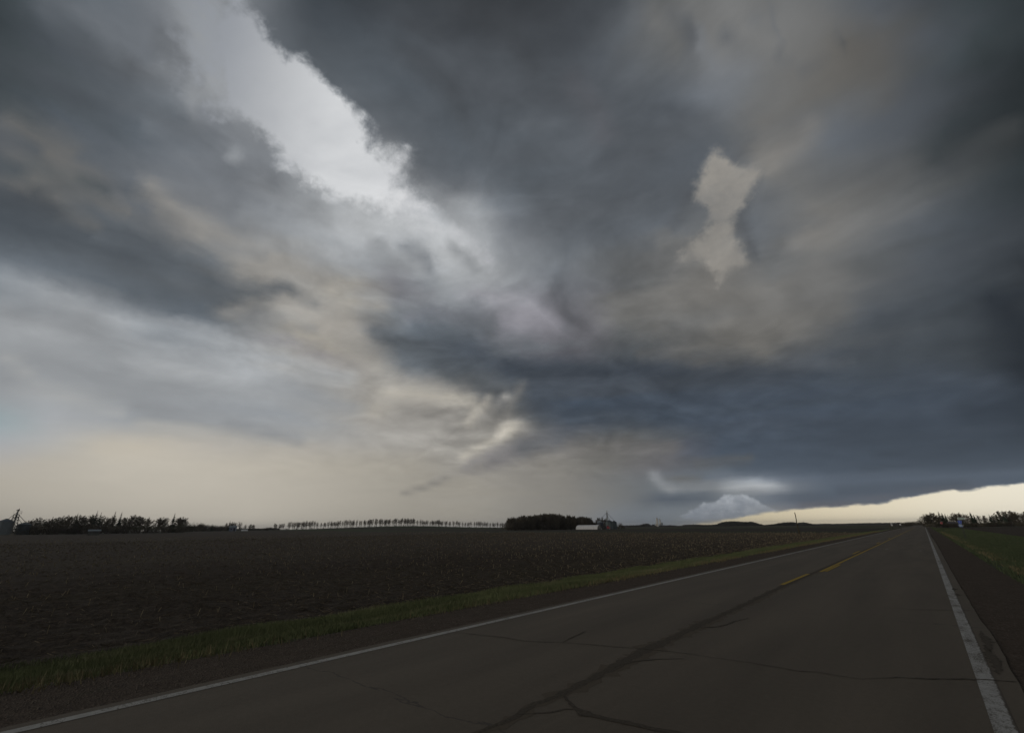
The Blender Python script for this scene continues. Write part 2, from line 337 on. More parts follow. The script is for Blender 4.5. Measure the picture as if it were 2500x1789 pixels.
def build_world():
    """overcast storm sky: cloud tone and cloud edges charted by compass bearing and elevation,
    torn and layered by 3D noise that follows a flat cloud deck; a Nishita sky stands behind it"""
    w = bpy.data.worlds.new("World"); scene.world = w; w.use_nodes = True
    t = w.node_tree; t.nodes.clear(); N = NT(t)
    g = N.n('ShaderNodeTexCoord').outputs['Generated']
    d = N.n('ShaderNodeVectorMath', operation='NORMALIZE'); N.link(g, d.inputs[0]); d = d.outputs[0]
    dx, dy, dz = N.xyz(d)
    z = N.m('MAXIMUM', dz, 0.0)
    el = N.m('MULTIPLY', N.m('ARCSINE', z), 180 / math.pi)
    az = N.m('MULTIPLY', N.m('ARCTAN2', dx, dy), 180 / math.pi)
    a = N.m('ADD', az, 40.0)
    a = N.m('WRAP', a, 180.0, 0.0)
    a.node.inputs[1].default_value = 180.0; a.node.inputs[2].default_value = -180.0
    # cloud deck coordinates
    k = N.m('DIVIDE', 1.0, N.m('ADD', z, 0.24))
    deck = N.vec(N.m('MULTIPLY', dx, k), N.m('MULTIPLY', dy, k), N.m('MULTIPLY', z, 1.3))
    big = N.noise(deck, 2.7, 5, .55, .3)
    fine = N.noise(deck, 11.0, 7, .62, .25)
    air = N.noise(d, 16.0, 8, .66, .2)
    rag = N.m('SUBTRACT', N.noise(d, 46.0, 6, .62, .3).outputs['Fac'], .5)
    calm = N.m('MAXIMUM', N.rng(az, -62, -46), N.rng(el, 12, 20)); calm = N.m('MULTIPLY_ADD', calm, .65, .35)
    bx, by, _ = N.xyz(big.outputs['Color']); fx, fy, fz = N.xyz(fine.outputs['Color']); ax, ay, az_ = N.xyz(air.outputs['Color'])
    amp = N.m('MULTIPLY', N.rng(el, 0.0, 26.0, .12, 1.0, 'LINEAR'), calm)          # the deck is far off near the horizon
    def wob(p, q, r, kp, kq, kr):
        s_ = N.m('MULTIPLY', N.m('SUBTRACT', p, .5), kp)
        s_ = N.m('MULTIPLY_ADD', N.m('SUBTRACT', q, .5), kq, s_)
        return N.m('MULTIPLY_ADD', N.m('SUBTRACT', r, .5), kr, s_)
    wu = N.m('MULTIPLY', wob(bx, fx, ax, WU[0], WU[1], WU[2]), amp)
    wv = N.m('MULTIPLY', wob(by, fy, ay, WV[0], WV[1], WV[2]), amp)
    a = N.m('ADD', a, wu)
    m = N.m('ABSOLUTE', a)
    m2 = N.m('MINIMUM', m, N.m('MULTIPLY_ADD', m, -.5254, 94.57))
    u = N.m('ADD', .5, N.m('MULTIPLY', N.m('SIGN', a), N.m('DIVIDE', m2, 124.0)))
    e2 = N.m('MAXIMUM', N.m('ADD', el, wv), 0.0)
    v = N.m('MULTIPLY', N.m('POWER', N.m('DIVIDE', e2, 59.0), 1 / 1.45), 65.0)
    tone = edge = None
    for i, (ht, he) in enumerate(zip(*chart_rows())):
        gr = N.n('ShaderNodeGroup'); gr.node_tree = band_group(ht, he); N.link(u, gr.inputs[0])
        rt, re = gr.outputs[0], gr.outputs[1]
        if tone is None: tone, edge = rt, re; continue
        f = N.m('SUBTRACT', v, float(i - 1))
        tone = N.mixc(f, tone, rt); edge = N.mixc(f, edge, re)
    # soft mottling of the cloud bases
    mot = N.m('ADD', N.m('MULTIPLY', N.m('SUBTRACT', big.outputs['Fac'], .5), MOT[0]), N.m('MULTIPLY', N.m('SUBTRACT', fine.outputs['Fac'], .5), MOT[1]))
    mot = N.m('ADD', 1.0, N.m('MULTIPLY', N.m('MULTIPLY', mot, calm), N.rng(el, 1.0, 12.0, .25, 1.0)))
    tone = N.mixc(1.0, tone, N.vec(mot, mot, mot), 'MULTIPLY')
    # relief of the billows: the same puffs sampled a little toward the bright gap
    def puffs(vec):
        n1 = N.m('ABSOLUTE', N.m('SUBTRACT', N.noise(vec, 3.2, 5, .48, .6).outputs['Fac'], .5)); n2 = N.noise(vec, 7.0, 4, .5, .3).outputs['Fac']
        return N.m('MULTIPLY_ADD', n2, .35, N.m('MULTIPLY', n1, -1.0))
    lit = N.n('ShaderNodeVectorMath', operation='ADD'); N.link(deck, lit.inputs[0]); lit.inputs[1].default_value = (-.07, .02, .04)
    rel = N.m('SUBTRACT', puffs(deck), puffs(lit.outputs[0]))
    core = N.m('MULTIPLY', N.rng(az, -88, -62, .45, 1.0), N.rng(az, -26, 6, 1.0, .45)); core = N.m('MULTIPLY', N.m('MULTIPLY', core, calm), N.rng(el, 3, 12, .1, 1.0))
    rl = N.m('MULTIPLY_ADD', N.m('MULTIPLY', rel, RELIEF), core, 1.0)
    tone = N.mixc(1.0, tone, N.vec(rl, rl, rl), 'MULTIPLY')
    e1, es, e3 = N.xyz(edge)
    tear = N.m('MULTIPLY_ADD', rag, .65, wob(fz, az_, ay, .5, .9, 0))
    thin = N.rng(az, -90, -42, 0, 1, 'LINEAR')
    gapc = N.ramp(thin, [(0, (.52, .54, .565)), (.17, (.59, .605, .63)), (.29, (.695, .705, .72)), (.46, (.825, .832, .84)), (.62, (.875, .88, .885)), (.85, (.81, .81, .82)), (1, (.72, .72, .74))])
    gm = N.rng(N.m('ADD', e1, N.m('MULTIPLY', tear, .34)), .44, N.rng(az, -70, -48, .62, .80))
    veil = N.m('MULTIPLY', N.rng(big.outputs['Fac'], .38, .64), .30); gapc = N.mixc(veil, gapc, (.55, .565, .59, 1))
    tone = N.mixc(gm, tone, gapc)
    hi = N.rng(el, 8, 12)
    cum = N.ramp(N.m('ADD', N.rng(el, .6, 4.2, 0, 1, 'LINEAR'), N.m('MULTIPLY', rag, 1.4)), [(.1, (.50, .525, .56)), (.5, (.585, .605, .635)), (.85, (.72, .74, .765))])
    pc = N.mixc(hi, cum, (.575, .56, .535, 1))
    bump = N.m('ADD', .9, N.m('MULTIPLY', fine.outputs['Fac'], .2)); pc = N.mixc(1.0, pc, N.vec(bump, bump, bump), 'MULTIPLY')
    pm = N.m('MULTIPLY', N.rng(N.m('ADD', e3, N.m('MULTIPLY', tear, N.rng(el, 8, 12, .30, .42))), N.rng(el, 8, 12, .46, .41), N.rng(el, 8, 12, .60, .67)), N.rng(N.noise(d, 7.0, 5, .6, .3).outputs['Fac'],   .30, .62, .6, 1.0))
    tone = N.mixc(pm, tone, pc)
    sc = N.ramp(N.rng(u, .60, 1.0, 0, 1, 'LINEAR'), [(0, (.70, .67, .59)), (.22, (.80, .75, .63)), (.45, (.90, .85, .74)), (.62, (.94, .905, .82)), (1, (.965, .95, .91))])
    sm_ = N.m('MULTIPLY', N.rng(N.m('ADD', es, N.m('MULTIPLY', tear, .16)), .45, .56), N.rng(az, -29, -17))
    tone = N.mixc(sm_, tone, sc)
    tone = N.mixc(N.rng(el, 60, 80), tone, (.33, .34, .36, 1))
    gam = N.n('ShaderNodeGamma'); N.link(tone, gam.inputs[0]); gam.inputs[1].default_value = 2.2
    cloud = N.n('ShaderNodeBackground'); N.link(gam.outputs[0], cloud.inputs[0]); cloud.inputs[1].default_value = CLOUD_K
    sky = N.n('ShaderNodeTexSky', sky_type='NISHITA'); sky.sun_disc = False
    sky.sun_elevation = math.radians(SUN_EL); sky.sun_rotation = math.radians(SUN_AZ)
    clear = N.n('ShaderNodeBackground'); N.link(sky.outputs[0], clear.inputs[0]); clear.inputs[1].default_value = .08
    mx = N.n('ShaderNodeMixShader'); mx.inputs[0].default_value = .985
    N.link(clear.outputs[0], mx.inputs[1]); N.link(cloud.outputs[0], mx.inputs[2])
    out = N.n('ShaderNodeOutputWorld'); N.link(mx.outputs[0], out.inputs[0])
    w.cycles.sampling_method = 'MANUAL'; w.cycles.sample_map_resolution = 512
WU = (1.6, 1.6, 2.0); WV = (1.3, 1.4, 1.7); MOT = (.10, .10); CLOUD_K = 1.0
RELIEF = .5
# ---------------------------------------------------------------- placement helpers
def horizon_py(px): return 1277.0 + (2255.0 - px) * 0.0096
def view_dir(px, py):
    c = Vector(((px - 1250.0) / 1111.0, -(py - 894.5) / 1111.0, 1.0))
    return Vector((RX.dot(c), FX.dot(c), UP.dot(c))).normalized()
def bearing(px, py=None):
    d = view_dir(px, horizon_py(px) if py is None else py); return math.atan2(d.x, d.y)
def at(px, dist, py=None):
    a = bearing(px, py); return Vector((dist * math.sin(a), dist * math.cos(a), 0))
def z_at(px, py, dist):
    d = view_dir(px, py); return EYE + dist * d.z / math.hypot(d.x, d.y)

def sstep(a, b, x):
    t = np.clip((np.asarray(x, float) - a) / (b - a), 0, 1); return t * t * (3 - 2 * t)
HILL_AZ = np.array([-75.0, -68.5, -64.0, -58.5, -54.0, -50.5, -46.5, -43.0, -38.0, -20.0])
HILL_Z = np.array([0.5, 0.9, 1.9, 3.1, 3.9, 3.6, 2.5, 1.5, 0.3, 0.0])
def terrain(x, y):
    x = np.asarray(x, float); y = np.asarray(y, float)
    r = np.hypot(x, y); az = np.degrees(np.arctan2(x, y))
    z = -.42 + .45 * sstep(150, 330, r)
    hill = np.interp(az, HILL_AZ, HILL_Z) * (az > -110) * (az < 0)
    z = z + hill * sstep(300, 455, r) * (1 - .8 * sstep(560, 900, r))
    z = z + .06 * np.sin(x * .031 + y * .017) * np.sin(y * .023 - x * .011) * sstep(40, 120, r)
    cor = 1 - sstep(10, 45, np.abs(x + 3.5))
    z = z * (1 - cor) + (-.42) * cor
    return z
def tz(x, y): return float(terrain(x, y))

# ---------------------------------------------------------------- mesh helpers
class MB:
    def __init__(s): s.v = []; s.f = []
    def add(s, vs, fs):
        o = len(s.v); s.v += [tuple(p) for p in vs]; s.f += [tuple(i + o for i in f) for f in fs]
    def box(s, c, size, rz=0.0, taper=1.0):
        cx, cy, cz = c; sx, sy, sz = (k / 2 for k in size); ca, sa = math.cos(rz), math.sin(rz); vs = []
        for dz, k in ((-sz, 1), (sz, taper)):
            for dx, dy in ((-sx, -sy), (sx, -sy), (sx, sy), (-sx, sy)):
                X, Y = dx * k, dy * k; vs.append((cx + X * ca - Y * sa, cy + X * sa + Y * ca, cz + dz))
        s.add(vs, [(3, 2, 1, 0), (4, 5, 6, 7), (0, 1, 5, 4), (1, 2, 6, 5), (2, 3, 7, 6), (3, 0, 4, 7)])
    def tube(s, a, b, ra, rb=None, n=6, caps=True):
        a = Vector(a); b = Vector(b); rb = ra if rb is None else rb; d = (b - a)
        if d.length < 1e-6: return
        d.normalize(); u = d.orthogonal().normalized(); w = d.cross(u); vs = []
        for p, r in ((a, ra), (b, rb)):
            for k in range(n):
                t = 2 * math.pi * k / n; vs.append(p + u * (r * math.cos(t)) + w * (r * math.sin(t)))
        fs = [(k, (k + 1) % n, n + (k + 1) % n, n + k) for k in range(n)]
        if caps: fs += [tuple(range(n - 1, -1, -1)), tuple(range(n, 2 * n))]
        s.add(vs, fs)
    def lathe(s, c, prof, n=24):
        c = Vector(c); vs = []; fs = []
        for r, z in prof:
            for k in range(n):
                t = 2 * math.pi * k / n; vs.append(c + Vector((r * math.cos(t), r * math.sin(t), z)))
        for i in range(len(prof) - 1):
            for k in range(n):
                k2 = (k + 1) % n; fs.append((i * n + k, i * n + k2, (i + 1) * n + k2, (i + 1) * n + k))
        s.add(vs, fs)
    def mesh(s, name, mat=None, smooth=False):
        me = bpy.data.meshes.new(name); me.from_pydata(s.v, [], s.f); me.update()
        if mat: me.materials.append(mat)
        if smooth: me.polygons.foreach_set('use_smooth', [True] * len(me.polygons))
        return me
def link(o, parent=None):
    scene.collection.objects.link(o)
    if parent is not None: o.parent = parent
    return o
def build(mb, name, mat, parent=None, smooth=False, loc=None):
    o = bpy.data.objects.new(name, mb if isinstance(mb, bpy.types.Mesh) else mb.mesh(name, mat, smooth))
    if loc is not None: o.location = loc
    return link(o, parent)
def tag(o, label=None, cat=None, group=None, kind=None):
    if label: o['label'] = label
    if cat: o['category'] = cat
    if group: o['group'] = group
    if kind: o['kind'] = kind
    return o
def thing(name, label, cat, loc, rz=0.0, group=None):
    o = bpy.data.objects.new(name, None); o.empty_display_size = .3; o.location = loc; o.rotation_euler = (0, 0, rz)
    link(o); return tag(o, label, cat, group)
def np_mesh(name, verts, quads=None, tris=None, mat=None):
    """fast mesh from numpy arrays"""
    me = bpy.data.meshes.new(name); verts = np.asarray(verts, np.float32).reshape(-1, 3)
    parts = []; sizes = []
    if quads is not None and len(quads): parts.append(np.asarray(quads, np.int32).ravel()); sizes.append(np.full(len(quads), 4, np.int32))
    if tris is not None and len(tris): parts.append(np.asarray(tris, np.int32).ravel()); sizes.append(np.full(len(tris), 3, np.int32))
    loops = np.concatenate(parts); size = np.concatenate(sizes)
    me.vertices.add(len(verts)); me.vertices.foreach_set('co', verts.ravel())
    me.loops.add(len(loops)); me.loops.foreach_set('vertex_index', loops)
    me.polygons.add(len(size)); me.polygons.foreach_set('loop_start', (np.cumsum(size) - size).astype(np.int32))
    me.update(calc_edges=True)
    if mat: me.materials.append(mat)
    return me
def grid_mesh(name, X, Y, Z, mat):
    ny, nx = X.shape; v = np.stack([X, Y, Z], -1).reshape(-1, 3)
    i = np.arange(ny - 1)[:, None] * nx + np.arange(nx - 1)[None]
    q = np.stack([i, i + 1, i + nx + 1, i + nx], -1).reshape(-1, 4)
    me = np_mesh(name, v, quads=q, mat=mat); me.polygons.foreach_set('use_smooth', np.ones(len(me.polygons), bool)); return me

# ---------------------------------------------------------------- materials
def pmat(name, rough=.9, spec=.3):
    m = bpy.data.materials.new(name); m.use_nodes = True; t = m.node_tree; N = NT(t)
    b = t.nodes['Principled BSDF']; b.inputs['Roughness'].default_value = rough; b.inputs['Specular IOR Level'].default_value = spec
    N.b = b; N.pos = N.n('ShaderNodeNewGeometry').outputs['Position']; N.obj = N.n('ShaderNodeTexCoord').outputs['Object']
    return m, N
def C3(c): return (c[0], c[1], c[2], 1)
def simple(name, c, rough=.8, spec=.3, var=.25, scale=3.0, metal=0.0, world=True):
    m, N = pmat(name, rough, spec)
    no = N.noise(N.pos if world else N.obj, scale, 5, .6).outputs['Fac']
    a = [k * (1 - var) for k in c]; b = [min(1, k * (1 + var)) for k in c]
    N.link(N.ramp(no, [(.3, a), (.7, b)]), N.b.inputs['Base Color'])
    N.b.inputs['Metallic'].default_value = metal
    return m
def bump(N, h, dist, strength=1.0):
    b = N.n('ShaderNodeBump'); b.inputs['Distance'].default_value = dist; b.inputs['Strength'].default_value = strength
    N.link(h, b.inputs['Height']); N.link(b.outputs[0], N.b.inputs['Normal'])

def scaled(N, v, x, y, z):
    mp = N.n('ShaderNodeMapping'); N.link(v, mp.inputs[0]); mp.inputs['Scale'].default_value = (x, y, z); return mp.outputs[0]

ASPHALT = (.103, .084, .062)
def mat_asphalt():
    m, N = pmat('asphalt', .82, .25)
    agg = N.noise(N.pos, 110, 4, .85).outputs['Fac']; mid = N.noise(N.pos, 14, 7, .75).outputs['Fac']
    big = N.noise(scaled(N, N.pos, 1, .12, 1), 1.1, 4, .55).outputs['Fac']
    x, y, z = N.xyz(N.pos)
    k = N.m('ADD', N.m('MULTIPLY', N.m('SUBTRACT', agg, .5), 2.4), N.m('MULTIPLY', N.m('SUBTRACT', mid, .5), .6))
    k = N.m('ADD', k, N.m('MULTIPLY', N.m('SUBTRACT', big, .5), .8))
    # polished wheel paths
    for cx in (-6.1, -4.5, -2.6, -.9):
        w = N.rng(N.m('ABSOLUTE', N.m('SUBTRACT', x, cx)), .1, .55, 1, 0); k = N.m('ADD', k, N.m('MULTIPLY', w, .07))
    k = N.m('ADD', 1.0, k)
    c = N.mixc(1.0, C3(ASPHALT), N.vec(k, k, k), 'MULTIPLY')
    # fine transverse shrinkage cracks sealed dark
    w = N.noise(scaled(N, N.pos, .35, 1, 1), 1.3, 5, .6).outputs['Fac']
    yy = N.m('ADD', y, N.m('MULTIPLY', w, 1.2)); s = N.m('ABSOLUTE', N.m('SUBTRACT', N.m('FRACT', N.m('DIVIDE', yy, 8.7)), .5))
    cr = N.rng(s, .0004, .0022, .6, 0)
    c = N.mixc(cr, c, C3((.03, .028, .026)))
    N.link(c, N.b.inputs['Base Color']); bump(N, N.m('ADD', N.m('MULTIPLY', agg, .6), mid), .006, .8)
    return m
def mat_paint(name, col, wear, rag=0.0, x0=0.0, w=.1):
    """road paint worn down to the asphalt along its own chips; rag frays the outer side"""
    m, N = pmat(name, .75, .3)
    a = N.noise(N.pos, 55, 6, .75).outputs['Fac']; b = N.noise(scaled(N, N.pos, 1.6, .7, 1), 2.0, 5, .6).outputs['Fac']
    k = N.m('ADD', N.m('MULTIPLY', a, .65), N.m('MULTIPLY', b, .45)); f = N.rng(k, wear, wear + .10)
    if rag:
        x, y, z = N.xyz(N.pos); e = N.m('ADD', N.m('SUBTRACT', x, x0), N.m('MULTIPLY', N.m('SUBTRACT', N.noise(scaled(N, N.pos, 3, 1.1, 1), 7, 6, .7).outputs['Fac'], .5), rag))
        f = N.m('MAXIMUM', f, N.rng(e, w * .36, w * .46))
    # hairline cracks across
    v = N.noise(scaled(N, N.pos, .6, 1, 1), 2.6, 4, .6).outputs['Fac']; hc = N.rng(N.m('ABSOLUTE', N.m('SUBTRACT', v, .5)), .002, .008, .8, 0)
    f = N.m('MAXIMUM', f, hc)
    g = N.noise(N.pos, 9, 5, .6).outputs['Fac']; cc = N.ramp(g, [(.3, [q * .75 for q in col]), (.7, col)])
    N.link(N.mixc(f, cc, C3([q * .72 for q in ASPHALT])), N.b.inputs['Base Color']); bump(N, a, .003)
    return m
def mat_tar_halo():
    m, N = pmat('tar_stained_asphalt', .9, .12)
    a = N.noise(N.pos, 24, 7, .8).outputs['Fac']; b = N.noise(N.pos, 210, 3, .7).outputs['Fac']; k = N.m('ADD', N.m('MULTIPLY', a, .7), N.m('MULTIPLY', b, .3))
    N.link(N.ramp(k, [(.40, [q * .78 for q in ASPHALT]), (.54, ASPHALT)]), N.b.inputs['Base Color'])
    return m
def mat_tar():
    m, N = pmat('crack_sealant', .95, .08)
    a = N.noise(N.pos, 30, 6, .7).outputs['Fac']; N.link(N.ramp(a, [(.36, (.052, .045, .036)), (.60, (.092, .077, .060))]), N.b.inputs['Base Color'])
    return m
def mat_gravel():
    m, N = pmat('gravel', .95, .15)
    vo = N.n('ShaderNodeTexVoronoi'); N.link(N.pos, vo.inputs['Vector']); vo.inputs['Scale'].default_value = 42; cell = N.xyz(vo.outputs['Color'])[0]
    n1 = N.noise(N.pos, 3.2, 6, .65).outputs['Fac']; n2 = N.noise(N.pos, 90, 4, .7).outputs['Fac']
    c = N.ramp(N.m('ADD', N.m('MULTIPLY', cell, .5), N.m('MULTIPLY', n1, .55)), [(.15, (.030, .021, .015)), (.45, (.064, .047, .034)), (.75, (.094, .071, .052)), (.95, (.17, .145, .12))])
    gr = N.rng(N.noise(scaled(N, N.pos, 1, .35, 1), 2.3, 6, .7).outputs['Fac'], .56, .74, 0, .45)
    c = N.mixc(gr, c, C3((.045, .05, .02)))
    N.link(c, N.b.inputs['Base Color']); bump(N, N.m('ADD', vo.outputs['Distance'], N.m('MULTIPLY', n2, .4)), .02)
    return m
def mat_soil():
    m, N = pmat('tilled_soil', .95, .15)
    x, y, z = N.xyz(N.pos)
    clod = N.noise(N.pos, 9, 7, .68).outputs['Fac']; big = N.noise(scaled(N, N.pos, 1, .35, 1), .05, 5, .6).outputs['Fac']
    row = N.m('SINE', N.m('ADD', N.m('MULTIPLY', x, 2 * math.pi / .76), N.m('MULTIPLY', N.noise(N.pos, .6, 3).outputs['Fac'], 4.0)))
    strw = N.noise(scaled(N, N.pos, 6, .9, 1), 3.0, 6, .75).outputs['Fac']
    c = N.ramp(clod, [(.3, (.026, .020, .015)), (.5, (.052, .040, .029)), (.72, (.094, .071, .050))])
    st = N.m('MULTIPLY', N.rng(N.m('ADD', strw, N.m('MULTIPLY', row, .05)), .56, .72), N.rng(big, .38, .6, .2, .8))
    c = N.mixc(st, c, C3((.15, .12, .08)))
    c = N.mixc(N.rng(big, .5, .72, 0, .35), c, C3((.075, .062, .036)))
    N.link(c, N.b.inputs['Base Color']); bump(N, N.m('ADD', clod, N.m('MULTIPLY', row, .12)), .09)
    return m
def mat_land():
    m, N = pmat('farmland', .95, .12)
    x, y, z = N.xyz(N.pos); r = N.m('SQRT', N.m('ADD', N.m('MULTIPLY', x, x), N.m('MULTIPLY', y, y)))
    warp = N.noise(N.pos, .002, 3).outputs['Fac']
    lane = N.m('ADD', N.m('DIVIDE', y, 260), N.m('MULTIPLY', warp, 1.3)); cross = N.m('DIVIDE', x, 600)
    cell = N.n('ShaderNodeTexVoronoi', voronoi_dimensions='2D'); N.link(N.vec(cross, lane), cell.inputs['Vector']); cell.inputs['Scale'].default_value = 1.6
    pick = N.xyz(cell.outputs['Color'])[0]
    c = N.ramp(pick, [(0, (.042, .034, .025)), (.3, (.060, .050, .028)), (.5, (.042, .050, .024)), (.72, (.085, .068, .042)), (.9, (.042, .034, .025))], 'CONSTANT')
    fine = N.noise(scaled(N, N.pos, .5, 1, 1), .6, 7, .7).outputs['Fac']; k = N.rng(fine, .25, .75, .6, 1.4, 'LINEAR')
    c = N.mixc(1.0, c, N.vec(k, k, k), 'MULTIPLY')
    near = N.rng(N.m('ABSOLUTE', N.m('SUBTRACT', y, 182)), 10, 22, 1, 0)
    c = N.mixc(N.m('MULTIPLY', near, .8), c, C3((.042, .056, .022)))
    N.link(c, N.b.inputs['Base Color'])
    return m
def mat_grass(name, a, b, dry):
    m, N = pmat(name, .8, .2)
    n1 = N.noise(N.pos, .55, 5, .6).outputs['Fac']; n2 = N.noise(N.pos, 14, 4, .6).outputs['Fac']; n3 = N.noise(scaled(N, N.pos, 1, .25, 1), .8, 5, .65).outputs['Fac']
    c = N.ramp(N.m('ADD', N.m('MULTIPLY', n1, .6), N.m('MULTIPLY', n2, .4)), [(.35, a), (.65, b)])
    c = N.mixc(N.rng(n3, .56, .68, 0, .75), c, C3(dry))
    N.link(c, N.b.inputs['Base Color'])
    return m

# ---------------------------------------------------------------- ground
def zprof(x):
    """cross section of the road corridor, height by distance across"""
    return np.interp(x, [-14, -12.6, -10.6, -9.1, -7.35, -7.2, .45, .6, 2.05, 5.0, 9.0, 12.0], [-.42, -.42, -.30, -.09, -.03, -.012, -.012, -.03, -.09, -.42, -.50, -.42])
def strip(name, x0, x1, nx, ys, mat, zf, wob=0.0, seed=0):
    rng = np.random.default_rng(seed); ys = np.asarray(ys, float)
    e0 = np.cumsum(rng.normal(0, 1, len(ys))); e1 = np.cumsum(rng.normal(0, 1, len(ys)))
    w = lambda e: wob * np.sin(e * .35)
    X = (x0 + w(e0))[:, None] + (np.linspace(0, 1, nx)[None] * ((x1 + w(e1)) - (x0 + w(e0)))[:, None])
    Y = np.repeat(ys[:, None], nx, 1); Z = zf(X, Y)
    return build(grid_mesh(name, X, Y, Z, mat), name, mat)
def ys_range(a, b, near=.4, grow=1.06):
    out = [a]; s = near
    while out[-1] < b:
        s = near if out[-1] < 15 else s * grow
        out.append(out[-1] + s)
    out[-1] = b; return np.array(out)

def build_ground():
    # farmland sheet to the horizon
    rr = np.concatenate([[0, 2, 5, 9, 14], np.geomspace(20, 9000, 90)]); aa = np.radians(np.arange(0, 361, 1.5))
    A, Rr = np.meshgrid(aa, rr); X = Rr * np.sin(A); Y = Rr * np.cos(A); Z = terrain(X, Y) - .12 - .12 * sstep(14, 30, 40 - np.hypot(X, Y))
    o = build(grid_mesh('ground', X, Y, Z, mat_land()), 'ground', None); tag(o, kind='structure')
    o.data.flip_normals() if o.data.polygons[500].normal.z < 0 else None
    soil = mat_soil()
    # tilled field on the left with real clods and furrows near the road
    xs = -12.4 - np.concatenate([np.arange(0, 14, .19), 14 + np.cumsum(.19 * 1.028 ** np.arange(135))]); xs = xs[xs > -420]
    ys = np.concatenate([-6 - np.cumsum(.3 * 1.06 ** np.arange(55))[::-1], np.arange(-6, 34, .2), 34 + np.cumsum(.2 * 1.03 ** np.arange(120))]); ys = ys[ys < 168]; ys = np.append(ys, 168.0)
    X, Y = np.meshgrid(xs[::-1], ys); rng = np.random.default_rng(4)
    r = np.hypot(X, Y); amp = 1 - sstep(25, 110, r)
    Z = terrain(X, Y) + amp * (.035 * np.sin(X * 2 * np.pi / .76 + .6 * np.sin(Y * .4)) + rng.normal(0, .022, X.shape)) + .02
    Z = np.where(X > -13.0, np.minimum(Z, -.40), Z)
    tag(build(grid_mesh('tilled_field', X, Y, Z, soil), 'tilled_field', None), kind='structure')
    xs = np.concatenate([[11.2], 12 + np.cumsum(.8 * 1.08 ** np.arange(45))]); xs = xs[xs < 260]
    ys = ys_range(-10, 300, 1.0, 1.04); X, Y = np.meshgrid(xs, ys); Z = terrain(X, Y) + .03 + np.where(X < 11.5, -.02, 0)
    tag(build(grid_mesh('field_east', X, Y, Z, soil), 'field_east', None), kind='structure')
    grav = mat_gravel(); asp = mat_asphalt()
    ysn = ys_range(-14, 312, .35)
    g1 = mat_grass('verge_turf', (.030, .034, .015), (.055, .065, .025), (.09, .075, .045))
    zc = lambda X, Y: zprof(X) + .012 * np.sin(X * 5 + Y * 3.1) * np.sin(Y * 1.7)
    tag(strip('verge_left', -12.9, -8.85, 16, ysn, g1, lambda X, Y: zc(X, Y) - .01, .0, 1), kind='structure')
    tag(strip('verge_right', 1.85, 11.6, 22, ysn, g1, lambda X, Y: zc(X, Y) - .01, 0, 2), kind='structure')
    tag(strip('shoulder_left', -9.05, -7.2, 10, ysn, grav, lambda X, Y: zprof(X) + .004 + .006 * np.sin(X * 9 + Y * 7) * np.sin(Y * 5), .10, 3), kind='structure')
    tag(strip('shoulder_right', .42, 2.0, 8, ysn, grav, lambda X, Y: zprof(X) + .004 + .006 * np.sin(X * 9 + Y * 7) * np.sin(Y * 5), .10, 4), kind='structure')
    ysr = np.concatenate([ysn, np.geomspace(330, 2600, 30)])
    def zroad(X, Y): return np.zeros_like(X) + .9 * sstep(420, 1200, Y)
    tag(strip('road', -7.28, .44, 9, ysr, asp, zroad, .03, 5), kind='structure')
    # gravel road crossing ahead
    X, Y = np.meshgrid(np.concatenate([np.linspace(-420, -7.3, 60), np.linspace(.5, 420, 60)]), [312.5, 315, 319, 321.5])
    Z = np.where(np.abs(X + 3.5) < 30, np.maximum(terrain(X, Y) + .05, -.02 - .012 * (np.abs(X + 3.5) - 3.9)), terrain(X, Y) + .16)
    crs = simple('pale_gravel', (.20, .18, .15), .95, .1, .2, .7)
    keep = grid_mesh('cross_road', X, Y, Z, crs); tag(build(keep, 'cross_road', None), kind='structure')

def ribbon(name, pts, widths, z, mat, rough=0.0, seed=0, sub=.12):
    rng = random.Random(seed); L = []; W = []
    P = [Vector((p[0], p[1], 0)) for p in pts]
    for i in range(len(P) - 1):
        n = max(1, int((P[i + 1] - P[i]).length / sub))
        for k in range(n):
            t = k / n; L.append(P[i].lerp(P[i + 1], t)); W.append(widths[i] * (1 - t) + widths[i + 1] * t)
    L.append(P[-1]); W.append(widths[-1]); vs = []; fs = []
    for i, p in enumerate(L):
        d = (L[min(i + 1, len(L) - 1)] - L[max(i - 1, 0)]).normalized(); n = Vector((-d.y, d.x, 0))
        j = Vector((rng.gauss(0, rough), rng.gauss(0, rough), 0)); w = W[i] * (1 + rng.uniform(-.35, .35) * (1 if rough else 0))
        for s in (-.5, .5): q = p + j + n * (w * s); vs.append((q.x, q.y, z))
        if i: fs.append((2 * i - 2, 2 * i, 2 * i + 1, 2 * i - 1))
    mb = MB(); mb.add(vs, fs); o = build(mb, name, mat); return tag(o, kind='structure')

